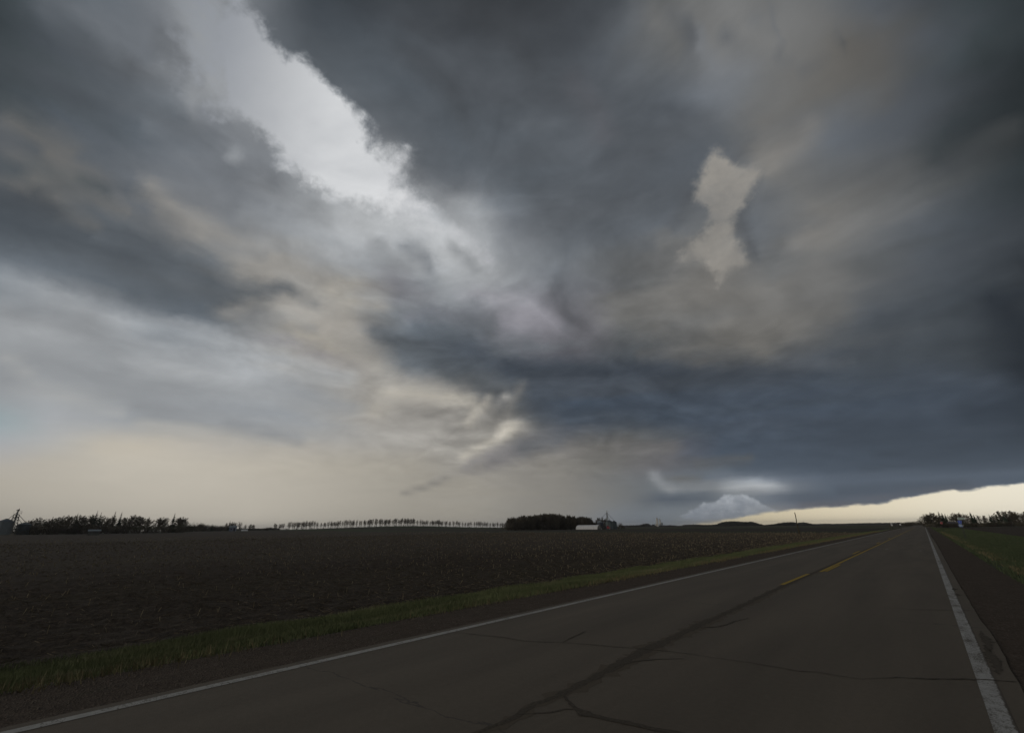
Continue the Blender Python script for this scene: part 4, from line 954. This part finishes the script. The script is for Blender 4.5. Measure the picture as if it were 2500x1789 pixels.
    mb = MB(); lattice(mb, Vector((0, 0, 0)), .5, 0, h * .88, .4, 12, .05); build(mb, 'lattice_tower', lpaint, t)
    mb = MB(); mb.box((0, 0, h * .48), (.30, .30, h * .9)); build(mb, 'leg_casing', lpaint, t)
    mb = MB(); mb.box((0, 0, h - .35), (.9, .8, .8), .2, .7); build(mb, 'head_drum', white, t)
    mb = MB()
    for px, py, hh in ((1470, 1264, .90), (1500, 1270, .90), (1490, 1269, .74)):
        e = at(px, 348); mb.tube((0, 0, h * hh), (e.x - b.x, e.y - b.y, z_at(px, py, 348) - z), .10, .10, 5)
    build(mb, 'spout', steel, t)
    # grain truck
    a = at(1478, 290, 1296); z = tz(a.x, a.y); s = at(1490, 290) - at(1466, 290); rz = math.atan2(s.y, s.x)
    t = thing('grain_truck', 'red cabbed farm truck with dark box parked before the centre bins', 'truck', (a.x, a.y, z), rz)
    red = simple('faded_red_paint', (.36, .05, .06), .5, .4, .15, 3); dk = simple('dark_box_boards', (.055, .06, .06), .85, .2, .2, 3)
    mb = MB(); mb.box((-1.0, 0, 1.15), (3.3, 2.1, .95)); [mb.box((-2.5 + k * .6, -1.08, 1.15), (.08, .06, .95)) for k in range(6)]; build(mb, 'grain_box', dk, t)
    mb = MB(); mb.box((.4, 0, .58), (5.3, .9, .16)); build(mb, 'chassis', rubber, t)
    c = build((lambda m_: (m_.box((1.55, 0, 1.15), (1.25, 1.9, 1.0), 0, .96), m_.box((1.5, 0, 1.9), (1.1, 1.8, .6), 0, .86), m_.box((2.6, 0, 1.0), (.95, 1.7, .65), 0, .92), m_)[-1])(MB()), 'cab', red, t)
    mb = MB(); mb.box((1.5, -.86, 1.88), (.75, .04, .38), 0); mb.box((2.04, 0, 1.9), (.04, 1.4, .38)); build(mb, 'window', glass, c)
    for x, y in ((-2.2, -1), (-2.2, 1), (2.5, -.9), (2.5, .9)):
        mb = MB(); mb.tube((x, y - .14, .46), (x, y + .14, .46), .46, .46, 16); w = build(mb, 'wheel', rubber, t)
        mb = MB(); mb.tube((x, y - .17, .46), (x, y + .17, .46), .2, .2, 10); build(mb, 'rim', white, w)
    mb = MB(); mb.box((3.1, 0, .6), (.12, 1.8, .25)); build(mb, 'bumper', white, t)
    # white post by the hoop barn
    a = at(1446.5, 300, 1294); z = tz(a.x, a.y); t = MB(); t.box((0, 0, .6), (.28, .1, 1.3)); t.box((0, 0, 1.32), (.6, .12, .25)); o = build(t, 'white_marker_post', white, None, False, (a.x, a.y, z)); tag(o, 'short white post on the grass before the hoop barn', 'post')
    # --- distant elevator town
    D = 1300
    def silo(px, half, base, top, label, mat, nm='concrete_silo'):
        p = at(px, D); z = tz(p.x, p.y) - .3; R = abs(bearing(px + half) - bearing(px - half)) / 2 * D; h = z_at(px, top, D) - z
        t = thing(nm, label, 'silo', (p.x, p.y, z), 0, 'silos of the distant grain elevator'); mb = MB(); mb.lathe((0, 0, 0), [(R, 0), (R, h * .965)], 20); build(mb, 'wall', mat, t)
        mb = MB(); mb.lathe((0, 0, 0), [(R * 1.05, h * .96), (R * 1.05, h * .975), (R * .3, h), (.01, h)], 20); build(mb, 'roof', mat, t); return t
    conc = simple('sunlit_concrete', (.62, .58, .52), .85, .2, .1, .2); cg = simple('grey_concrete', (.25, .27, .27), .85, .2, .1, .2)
    silo(1602, 1.7, 1286, 1277, 'pale concrete silo, leftmost of the distant elevator', conc); silo(1606.3, 1.9, 1286, 1276.5, 'pale concrete silo under the tallest headhouse of the distant elevator', conc)
    silo(1611.5, 1.5, 1286, 1279, 'grey silo between the two distant headhouses', cg); silo(1616.5, 2.4, 1286, 1275.5, 'grey bin at the right end of the distant elevator', cg)
    for px, top, w, lab in ((1605.6, 1263, 3.2, 'tall white headhouse tower of the distant grain elevator'), (1612.3, 1265.8, 2.6, 'second pale blue headhouse tower of the distant grain elevator')):
        p = at(px, D + 6); z = tz(p.x, p.y); h = z_at(px, top, D + 6) - z; t = thing('headhouse_tower', lab, 'tower', (p.x, p.y, z))
        mb = MB(); mb.box((0, 0, h * .46), (w, w, h * .92)); build(mb, 'shaft', conc, t); mb = MB(); mb.box((0, 0, h * .96), (w * .6, w * .6, h * .08)); mb.box((w * .6, 0, h * .8), (w * .5, w * .5, h * .04)); build(mb, 'head_box', cg, t)
    silo(1595.5, 3.4, 1286, 1279.5, 'squat dark bin left of the distant elevator', simple('dark_bin', (.08, .085, .095), .8, .2, .1, .3), 'steel_bin')

# ---------------------------------------------------------------- roadside signs and posts
def text_mesh(body, size, name, mat, parent, loc, rot=(math.pi / 2, 0, 0), depth=.002):
    cu = bpy.data.curves.new('tmp_text', 'FONT'); cu.body = body; cu.size = size; cu.align_x = 'CENTER'; cu.align_y = 'CENTER'; cu.extrude = depth
    o = bpy.data.objects.new('tmp_text', cu); scene.collection.objects.link(o); bpy.context.view_layer.update()
    me = bpy.data.meshes.new_from_object(o.evaluated_get(bpy.context.evaluated_depsgraph_get())); bpy.data.objects.remove(o); bpy.data.curves.remove(cu)
    me.materials.clear(); me.materials.append(mat); q = build(me, name, None, parent); q.location = loc; q.rotation_euler = rot; return q
def plate(poly, thick=.012):
    """flat sheet with thickness from an outline in x/z, front face toward -y"""
    mb = MB(); n = len(poly); mb.add([(x, 0, z) for x, z in poly] + [(x, thick, z) for x, z in poly], [tuple(range(n)), tuple(range(2 * n - 1, n - 1, -1))] + [(k, n + k, n + (k + 1) % n, (k + 1) % n) for k in range(n)]); return mb
def rect(x0, x1, z0, z1): return [(x0, z0), (x1, z0), (x1, z1), (x0, z1)]
def face_cam(p): return math.atan2(p.y, p.x) - math.pi / 2
def build_signs():
    galv = simple('galvanised_post', (.045, .045, .04), .6, .4, .15, 6); wht = simple('sign_white', (.62, .62, .60), .5, .4, .06, 6); blue = simple('sign_blue', (.06, .10, .42), .5, .4, .1, 6); lb = simple('sign_pale_blue', (.18, .25, .42), .5, .4, .1, 6)
    grn = simple('sign_green', (.04, .20, .09), .5, .4, .1, 6); red = simple('sign_red', (.42, .035, .03), .5, .4, .12, 6); wood = simple('weathered_wood', (.085, .07, .045), .9, .1, .3, 5); blk = simple('sign_black', (.02, .02, .02), .6, .3, .1, 6)
    # route marker assembly
    D = 92; p = at(2344, D, 1274); g = float(zprof(min(p.x, 12))) if abs(p.x) < 12 else tz(p.x, p.y); rz = face_cam(p)
    Z = lambda py: z_at(2346, py, D) - g
    xo = lambda px, py=1273.8: (bearing(px, py) - bearing(2344, 1274)) * D
    t = thing('route_sign', 'blue county route marker with green plate above on right roadside post', 'road sign', (p.x, p.y, g), rz)
    mb = MB(); [mb.box((q, .05, (Z(1263)) / 2), (.06, .05, Z(1263))) for q in (0.0,)]; mb.box((.12, .05, Z(1280) / 2), (.06, .05, Z(1280))); build(mb, 'post', galv, t)
    x0, x1, z0, z1 = xo(2337.3, 1265), xo(2355, 1265), Z(1268), Z(1263)
    o = build(plate(rect(x0, x1, z0, z1)), 'border', wht, t); o.location = (0, 0, 0)
    o2 = build(plate(rect(x0 + .07, x1 - .07, z0 + .06, z1 - .06)), 'green_plate', grn, t); o2.location = (0, -.014, 0)
    mb = MB(); zc = (z0 + z1) / 2
    for q, w in ((.12, .5), (.75, .10), (.9, .10), (1.05, .10)): mb.box((x0 + q + w / 2, -.020, zc), (w, .004, .05))
    build(mb, 'lettering', wht, o2)
    x0, x1, z0, z1 = xo(2337.2), xo(2349.2), Z(1278.6), Z(1269); W = x1 - x0; H = z1 - z0; cx = (x0 + x1) / 2
    pent = lambda s, dz=0: [(cx + s * x * W / 2, z0 + H / 2 + s * zz * H / 2) for x, zz in ((-.62, -1), (.62, -1), (.78, -.2), (1, .72), (.55, .74), (0, 1), (-.55, .74), (-1, .72), (-.78, -.2))]
    o = build(plate(pent(1)), 'shield_border', lb, t); o = build(plate(pent(.86)), 'shield', blue, t); o.location = (0, -.014, 0)
    text_mesh('1', H * .62, 'route_number', simple('number_paint', (.35, .42, .75), .6, .3, .05, 3), o, (cx, -.004, z0 + H * .48))
    x0, x1, z0, z1 = xo(2339.2, 1282), xo(2350, 1282), Z(1285.8), Z(1279.2)
    o = build(plate([(x0, z1), (x0 + .08, z0), (x1, z0), (x1 - .06, z1)][::-1]), 'direction_plate', lb, t)
    mb = MB(); mb.box(((x0 + x1) / 2 + .14, -.006, (z0 + z1) / 2), (.42, .004, .05)); mb.box(((x0 + x1) / 2 - .05, -.006, (z0 + z1) / 2 + .0), (.05, .004, .30)); build(mb, 'arrow', wht, o)
    # stop sign with street blade
    D = 150; p = at(2298.5, D); g = float(np.interp(p.x, [5, 12], [-.45, -.42])); rz = face_cam(p) + .35; Z = lambda py: z_at(2298.5, py, D) - g; r = abs(bearing(2302) - bearing(2295)) / 2 * D
    t = thing('stop_sign', 'red octagonal stop sign in front of the dark right grove', 'stop sign', (p.x, p.y, g), rz); zc = Z(1276.3)
    octo = lambda s: [(s * r * 1.08 * math.cos(math.pi / 8 + math.pi / 4 * k), zc + s * r * 1.08 * math.sin(math.pi / 8 + math.pi / 4 * k)) for k in range(8)]
    mb = MB(); mb.box((0, .05, Z(1271) / 2), (.07, .05, Z(1271))); build(mb, 'post', galv, t); build(plate(octo(1.0)), 'border', wht, t); o = build(plate(octo(.93)), 'red_face', red, t); o.location = (0, -.014, 0)
    text_mesh('STOP', r * .78, 'lettering', wht, o, (0, -.004, zc)); mb = MB(); mb.box((.1, 0, Z(1271.5)), (r * 1.5, .03, .16), .3); build(mb, 'street_blade', simple('dull_blade', (.16, .17, .16), .6, .3, .1, 3), t)
    # round sign and double panel beyond, left side of the road
    D = 190; p = at(2197.2, D); g = -.42; rz = face_cam(p); Z = lambda py: z_at(2197, py, D) - g; r = abs(bearing(2199.5) - bearing(2194.9)) / 2 * D
    t = thing('round_sign', 'small round white sign with dark figure beside the far road', 'road sign', (p.x, p.y, g), rz); zc = Z(1279.8)
    mb = MB(); mb.box((0, .05, zc / 2), (.07, .05, zc)); build(mb, 'post', galv, t); o = build(plate([(r * math.cos(6.283 * k / 24), zc + r * math.sin(6.283 * k / 24)) for k in range(24)]), 'disc', wht, t)
    text_mesh('1', r * 1.3, 'dark_figure', blk, o, (.02, -.004, zc))
    D = 185; p = at(2175.3, D); rz = face_cam(p); Z = lambda py: z_at(2175, py, D) - g; xo = lambda px: (bearing(px) - bearing(2175.3)) * D
    t = thing('narrow_marker_sign', 'pair of narrow pale marker panels on a post left of the round sign', 'road sign', (p.x, p.y, g), rz)
    mb = MB(); mb.box((0, .05, Z(1275.2) / 2), (.08, .06, Z(1275.2))); build(mb, 'post', wood, t)
    for a, c in ((2173.6, 2175.2), (2175.9, 2177.4)): build(plate([(xo(a) + .1, Z(1283.3)), (xo(c) + .1, Z(1283.3)), (xo(c), Z(1276.2)), (xo(a), Z(1276.2))]), 'marker_panel', wht, t)
    mb = MB(); mb.box((xo(2170.6), 0, Z(1275.8) / 2), (.10, .10, Z(1275.8))); build(mb, 'side_stake', wood, t)
    # bare leaning pole and stakes in the field
    def pole(px, dist, top, label, r=.13, name='wooden_pole', cat='pole'):
        p = at(px, dist, 1290); z = tz(p.x, p.y) - .1; zt = z_at(px, top, dist); mb = MB(); n = 6; P = [Vector((.03 * math.sin(k * 1.7), .03 * math.cos(k * 1.1), (zt - z) * k / n)) for k in range(n + 1)]
        for k in range(n): mb.tube(P[k], P[k + 1], r * (1 - .35 * k / n), r * (1 - .35 * (k + 1) / n), 10, k == n - 1)
        return tag(build(mb, name, wood, None, True, (p.x, p.y, z)), label, cat)
    pole(1948.3, 137, 1250, 'tall bare wooden pole standing alone in the field against the bright horizon', .13)
    pole(1931, 128, 1289, 'thin pale stake in the field left of the tall bare pole', .05, 'field_stake', 'stake')
    pole(1951, 118, 1293, 'thin stake in the tilled field just right of the tall bare pole', .05, 'field_stake', 'stake')
    pole(857, 210, 1292, 'thin lone stake in the field below the windbreak row', .05, 'field_stake', 'stake')
    galvp = simple('dirty_paper', (.26, .25, .23), .9, .1, .2, 9)
    # two pale scraps on the carriageway
    for (px, py, l) in ((2165, 1340.5, 'larger pale scrap lying on the carriageway ahead'), (2247, 1344.5, 'smaller pale scrap lying near the right edge line')):
        d = view_dir(px, py); k = -EYE / d.z; mb = MB(); mb.add([(-.11, -.04, 0), (.09, -.06, .01), (.11, .05, .01), (-.08, .05, .0), (0, 0, .03)], [(0, 1, 4), (1, 2, 4), (2, 3, 4), (3, 0, 4)])
        tag(build(mb, 'road_scrap', galvp, None, False, (d.x * k, d.y * k, .004)), l, 'litter')

# ---------------------------------------------------------------- all trees of the view
def lerp_list(L, x): return float(np.interp(x, [a for a, b in L], [b for a, b in L]))
def build_trees():
    R = random.Random(5)
    # far left grove
    G = 'bare trees of the grove at far left'
    for i, (px, top, w) in enumerate(((62, 1269, .9), (76, 1266, 1), (92, 1261.5, 1.15), (108, 1266, 1), (139, 1257.5, 1.1), (153, 1256, 1.2), (166, 1258, 1), (192, 1255, 1.1), (208, 1254.5, 1.2), (222, 1258, 1), (250, 1257.5, 1.1), (262, 1259, 1), (300, 1261, 1), (314, 1256, 1.2), (329, 1255, 1.1), (342, 1259.5, 1.1), (362, 1261.5, 1.15), (380, 1261, 1.1), (396, 1262, 1), (428, 1260.5, 1.15), (440, 1261.5, 1.2))):
        plant('broad', px, top, 425 + R.uniform(-12, 12), 'dark bare crowned tree packed in the far left grove', G, w)
    tagx = plant('broad', 125, 1261, 440, 'thin pale bare tree filling the dip between two left grove crowns', None, .8, 1)
    sp = (('178', 178, 1250.5, 'slim spruce tip, first from the left above the far left grove'), ('', 225, 1244.5, 'tallest dark spruce with flared top in the far left grove'), ('', 235.5, 1248, 'thin spruce tip just right of the tallest left grove spruce'), ('', 270, 1246, 'second tallest spruce of the far left grove, near its middle'), ('', 286, 1247.5, 'slim spruce spire right of the grove middle, before a wide bare crown'), ('', 418, 1251, 'lone spruce spire at the right end of the far left grove'))
    for _, px, top, lab in sp: plant('spruce', px, top, 420, lab, 'spruces in the far left grove', 1.15)
    for k in range(46):
        px = 42 + (446 - 42) * (k + R.uniform(-.4, .4)) / 45; plant('thicket' if R.random() < .6 else 'bush', px, R.uniform(1270, 1284), 408 + R.uniform(-6, 14), 'dense dark shrub in the undergrowth of the far left grove', 'undergrowth shrubs of the far left grove', 2.0)
    # low trees between grove and farmstead
    for k in range(26):
        px = 450 + 108 * k / 25 + R.uniform(-2, 2); top = lerp_list([(450, 1279), (470, 1278), (480, 1276), (495, 1276.5), (500, 1281), (515, 1279), (525, 1281), (558, 1279)], px)
        plant('thicket', px, top + R.uniform(-.5, 1.5), 640 + R.uniform(-20, 20), 'low distant shrubby tree between the left grove and the blue grey barn', 'distant low trees right of the left grove', 1.6)
    plant('broad', 487, 1275.8, 600, 'rounded distant tree standing over the low trees beside the left grove', None, 1.3)
    plant('spruce', 516, 1277.5, 600, 'small pointed evergreen in the distant low trees', None, 1.5)
    for px, top, kd, lab, w in ((558, 1269, 'spruce', 'ragged spire tree behind the left end of the barn', 1.3), (551, 1275, 'slim', 'bare tree at the left of the spire tree by the barn', 1.2), (564, 1273, 'broad', 'wide bare tree over the blue grey barn roof', 1), (571, 1274.5, 'slim', 'bare tree behind the right end of the barn', 1.2), (583.5, 1273, 'slim', 'tall forked bare tree right of the barn', 1.3), (590, 1283, 'bush', 'dark shrub right of the forked bare tree', 1.3), (598, 1279.5, 'slim', 'small bare tree above the tiny arched shelter', 1.2), (609, 1278, 'broad', 'bare tree behind the dark round evergreen', .9), (618, 1279.5, 'broad', 'bare tree at the right end of the farmstead trees', .9)):
        plant(kd, px, top, 500, lab, None, w)
    plant('thicket', 611, 1286.5, 470, 'dark rounded evergreen mound right of the tiny arched shelter', None, 1.8, 0)
    for k in range(20):
        px = 620 + 52 * k / 19; plant('thicket', px, 1288.5 + R.uniform(-1.2, 1.2) - (3 if 648 < px < 664 else 0), 760, 'hazy small tree on the horizon left of the windbreak', 'hazy horizon trees left of the windbreak', 1.5)
    # windbreak row
    tops = [(670, 1277), (680, 1276), (690, 1276), (700, 1274), (710, 1272), (740, 1271), (762, 1270.5), (778, 1273), (788, 1276), (800, 1272.5), (830, 1270.5), (845, 1268), (860, 1269), (900, 1267.5), (918, 1264.5), (935, 1267), (960, 1265), (990, 1264.5), (1006, 1265), (1030, 1269), (1050, 1270.5), (1068, 1268.5), (1095, 1272), (1112, 1271), (1130, 1274), (1160, 1272.5), (1180, 1273), (1210, 1275), (1240, 1274)]
    px = 671.0; n = 0
    while px < 1246:
        top = lerp_list(tops, px) + R.uniform(-1.2, 2.2); p = at(px, 470 + R.uniform(-4, 4))
        plant('slim', px, top, 470 + R.uniform(-5, 5), 'slender bare windbreak tree standing in the long row on the rise', 'windbreak row of slender bare trees', R.uniform(.85, 1.45))
        px += R.choice((2.4, 3.4, 4.6, 7.0)) * R.uniform(.8, 1.15) + (5 if 768 < px < 786 or 690 < px < 697 else 0)
    for k in range(34):
        px = 668 + 580 * (k + R.uniform(-.3, .3)) / 33; p = at(px, 462); zt = tz(p.x, p.y); base = 1284 - 0
        plant('thicket', px, None or lerp_list([(668, 1289), (760, 1288), (860, 1286), (985, 1281.5), (1080, 1283.5), (1180, 1285.5), (1248, 1286)], px) + R.uniform(-.6, .8), 463, 'low brush growing along the foot of the windbreak row', 'low brush under the windbreak row', 3.0)
    # central woods
    out = [(1238, 1268), (1243, 1263), (1252, 1261), (1262, 1261), (1272, 1258), (1285, 1257), (1300, 1256), (1312, 1255), (1322, 1251.5), (1335, 1252), (1343, 1251), (1352, 1253), (1365, 1252.5), (1375, 1256), (1390, 1256.5), (1404, 1259), (1418, 1259), (1432, 1259.5), (1440, 1261), (1446, 1266), (1452, 1275)]
    for row, (d, dt) in enumerate(((322, 1.5), (336, .3), (352, -.3), (368, .5))):
        px = 1240 + row * 1.5
        while px < 1452:
            top = lerp_list(out, px) + dt + R.uniform(-.8, 3.2); plant('wood', px, top, d + (px - 1240) * .09 + R.uniform(-4, 4), 'bare tree packed inside the dense dark central woods', 'trees of the dense central woods', 1.0)
            px += R.uniform(6.5, 9.5)
    for k in range(40):
        px = 1238 + 214 * (k + R.uniform(-.4, .4)) / 39; plant('thicket', px, R.uniform(1268, 1278), 316 + (px - 1240) * .2, 'shrubby undergrowth along the edge of the central woods', 'undergrowth of the central woods', 1.5)
    for px, top, lab in ((1456, 1268, 'bare tree left of the bins, clear of the woods'), (1463, 1262.5, 'dark bushy bare tree behind the cone roofed bin'), (1471, 1261.5, 'dark bare tree left of the pale elevator leg'), (1478, 1263.5, 'bare tree touching the pale elevator leg')): plant('wood', px, top, 380, lab, None, 1.1)
    for px, top, lab in ((1510, 1273, 'round bushy tree right of the centre bins'), (1517, 1277, 'smaller bush tree at the right end of the centre farm'), (1524, 1283, 'low shrub trailing off right of the centre farm')): plant('thicket', px, top, 372, lab, None, 1.3)
    for px, top in ((1461, 1281), (1468, 1282), (1474, 1281), (1480, 1282)): plant('thicket', px, top, 372, 'dark shrub between the grain bins of the centre farm', 'shrubs among the centre farm bins', 1.5)
    # right grove
    rg = (('broad', 2262, 1257, 1.45, 'wide spreading bare tree at the left end of the right grove'), ('broad', 2270, 1253, 1.1, 'bare tree second from the left in the right grove'), ('wood', 2277, 1249.5, 1.1, 'tall rough crowned tree beside the wide bare tree of the right grove'), ('wood', 2287, 1251, 1.1, 'dark crowned tree left of the stop sign tip'), ('spruce', 2299, 1247, 1.9, 'dark spruce directly behind the stop sign'), ('wood', 2294, 1253, 1.1, 'bare tree pressed against the left of the stop sign spruce'), ('pine', 2306, 1250.5, 1.0, 'broad evergreen right of the stop sign spruce'), ('pine', 2313, 1252.5, .9, 'short evergreen closing the left clump of the right grove'),
          ('slim', 2322, 1256, 1.2, 'light bare tree left in the bright gap of the right grove'), ('slim', 2328, 1250.5, 1.3, 'taller thin bare tree in the bright gap of the right grove'), ('slim', 2335, 1252, 1.3, 'bare tree right of the bright gap, before the green sign'), ('broad', 2341, 1250, 1.0, 'bare tree above the left end of the green sign'), ('pine', 2347, 1249, 1.05, 'dark evergreen straight above the green sign'), ('wood', 2354, 1252.5, 1.0, 'bare tree right of the evergreen above the green sign'), ('slim', 2361, 1254.5, 1.4, 'see-through bare tree right of the green sign'), ('slim', 2368, 1254, 1.4, 'thin bare tree left of the knob topped evergreen'),
          ('pine', 2376, 1247.5, .8, 'knob topped evergreen right of the green sign'), ('pine', 2383, 1254, .9, 'lower evergreen leaning on the knob topped evergreen'), ('slim', 2394, 1256, 1.3, 'small bare tree in the low dip of the right grove'), ('slim', 2403, 1258, 1.4, 'lowest thin bare tree in the dip of the right grove'), ('slim', 2411, 1257.5, 1.3, 'thin bare tree right of the dip in the right grove'), ('spruce', 2421, 1254, 1.8, 'narrow spruce right of the dip in the right grove'), ('wood', 2430, 1251.5, 1.1, 'bare tree between the narrow spruce and the round topped pine'), ('pine', 2438, 1253, .8, 'dark evergreen left of the round topped pine'),
          ('wood', 2448, 1246.5, 1.0, 'round topped dark tree near the right picture edge'), ('pine', 2456, 1251, .9, 'dark evergreen right of the round topped tree'), ('wood', 2464, 1246.5, 1.2, 'high crowned tree near the right picture edge'), ('wood', 2473, 1245, 1.2, 'highest tree of the right grove'), ('broad', 2483, 1246, 1.2, 'bare tree second from the right picture edge'), ('broad', 2494, 1248, 1.2, 'bare tree cut by the right picture edge'), ('wood', 2506, 1248, 1.2, 'last tree of the right grove beyond the picture edge'))
    for kd, px, top, w, lab in rg: plant(kd, px, top, 345 + R.uniform(-6, 6), lab, 'trees of the right grove', w)
    for k in range(60):
        px = 2256 + 250 * (k + R.uniform(-.4, .4)) / 59; plant('thicket' if k % 3 else 'bush', px, (R.uniform(1270, 1275.5) if px > 2272 else R.uniform(1274, 1279)), 336 + R.uniform(-6, 8), 'dense dark shrub in the hedge under the right grove', 'hedge shrubs under the right grove', 1.7)
    # trees beyond the road
    for k in range(16):
        px = 2197 + 62 * k / 15; top = lerp_list([(2197, 1276), (2204, 1272), (2215, 1271), (2225, 1270), (2240, 1271), (2250, 1269), (2256, 1274)], px) + R.uniform(-.3, 1)
        plant('thicket', px, top, 620 + R.uniform(-15, 15), 'small hazy tree in the clump beyond the end of the road', 'clump of trees beyond the road', 1.7)
    # wooded islands on the far horizon, each one mass
    far = PROTO['M']['far']
    def mass(name, pts, dist, label, n, ragged=.8, depth=60):
        mb = MB(); rr = random.Random(int(pts[0][0]))
        for _ in range(n):
            px = rr.uniform(pts[0][0], pts[-1][0]); d = dist + rr.uniform(0, depth); p = at(px, d); zt = z_at(px, lerp_list(pts, px) + rr.uniform(-1.0, ragged) - (1.2 if rr.random() < .06 else 0), d); z0 = tz(p.x, p.y)
            if zt < z0 + .5: continue
            s = dist * .0010
            for _ in range(7):
                q = Vector((p.x + rr.gauss(0, s * .8), p.y + rr.gauss(0, s * 1.3), z0 + (zt - z0) * (rr.random() ** .6) - s * .3)); a = Vector((rr.gauss(0, 1), rr.gauss(0, 1), rr.gauss(0, 1))).normalized(); b = a.orthogonal().normalized()
                mb.add([q, q + a * s * 1.4, q + b * s], [(0, 1, 2)])
        tag(build(mb, name, far), label, 'woods', None, 'stuff')
    mass('distant_woods', [(1518, 1284), (1560, 1283), (1572, 1279.5), (1583, 1279), (1588, 1283.5), (1600, 1284)], 1250, 'low hazy wood left of the distant grain elevator', 2200)
    mass('distant_woods', [(1610, 1284), (1640, 1283), (1662, 1285)], 1280, 'low hazy wood right of the distant grain elevator', 1200)
    mass('distant_woods', [(1664, 1284), (1672, 1281.5), (1700, 1281), (1725, 1282), (1748, 1281), (1760, 1276), (1775, 1273), (1790, 1272.5), (1803, 1273), (1820, 1274.5), (1836, 1273.5), (1845, 1276), (1860, 1281), (1866, 1283)], 1100, 'humped dark wood under the low cumulus right of the elevator', 3000, 1.6)
    mass('distant_woods', [(1868, 1282), (1890, 1280.5), (1900, 1277.5), (1922, 1275.5), (1936, 1275), (1950, 1277), (1962, 1275), (1976, 1278), (1984, 1280)], 1100, 'low dark wood behind the tall bare pole', 2200, 1.6)
    mass('distant_woods', [(1984, 1280), (2010, 1279.5), (2060, 1279.3), (2120, 1277.5), (2160, 1277.2), (2200, 1277)], 1900, 'thin hazy tree line on the horizon toward the road end', 2600, .5)
    mass('distant_woods', [(430, 1292), (640, 1291), (680, 1289.5)], 1500, 'faint blue tree line behind the left farmstead', 2600, .6)

def build_haze():
    mb = MB(); mb.box((0, 0, 27.5), (18200, 18200, 60)); m = bpy.data.materials.new('haze'); m.use_nodes = True; t = m.node_tree; t.nodes.clear()
    v = t.nodes.new('ShaderNodeVolumePrincipled'); v.inputs['Density'].default_value = HAZE; v.inputs['Color'].default_value = (.8, .82, .86, 1); v.inputs['Anisotropy'].default_value = .1
    o = t.nodes.new('ShaderNodeOutputMaterial'); t.links.new(v.outputs[0], o.inputs['Volume']); tag(build(mb, 'haze', m), kind='stuff')
HAZE = 8e-5

def build_sun():
    l = bpy.data.lights.new('sun', 'SUN'); l.energy = SUN_K; l.angle = math.radians(14); l.color = (1.0, .93, .82); o = bpy.data.objects.new('sun', l); scene.collection.objects.link(o)
    e, a = math.radians(SUN_EL), math.radians(SUN_AZ); d = Vector((math.sin(a) * math.cos(e), math.cos(a) * math.cos(e), math.sin(e)))
    o.rotation_euler = d.to_track_quat('Z', 'Y').to_euler(); o.location = (0, -20, 40)
SUN_K = .5

setup_camera(); build_world(); build_sun()
build_ground(); build_markings(); build_cover()
make_protos(); build_trees(); build_farms(); build_signs()
if HAZE > 0: build_haze()
scene.cycles.max_bounces = 4; scene.cycles.diffuse_bounces = 2; scene.cycles.glossy_bounces = 2; scene.cycles.volume_bounces = 0
scene.cycles.caustics_reflective = False; scene.cycles.caustics_refractive = False
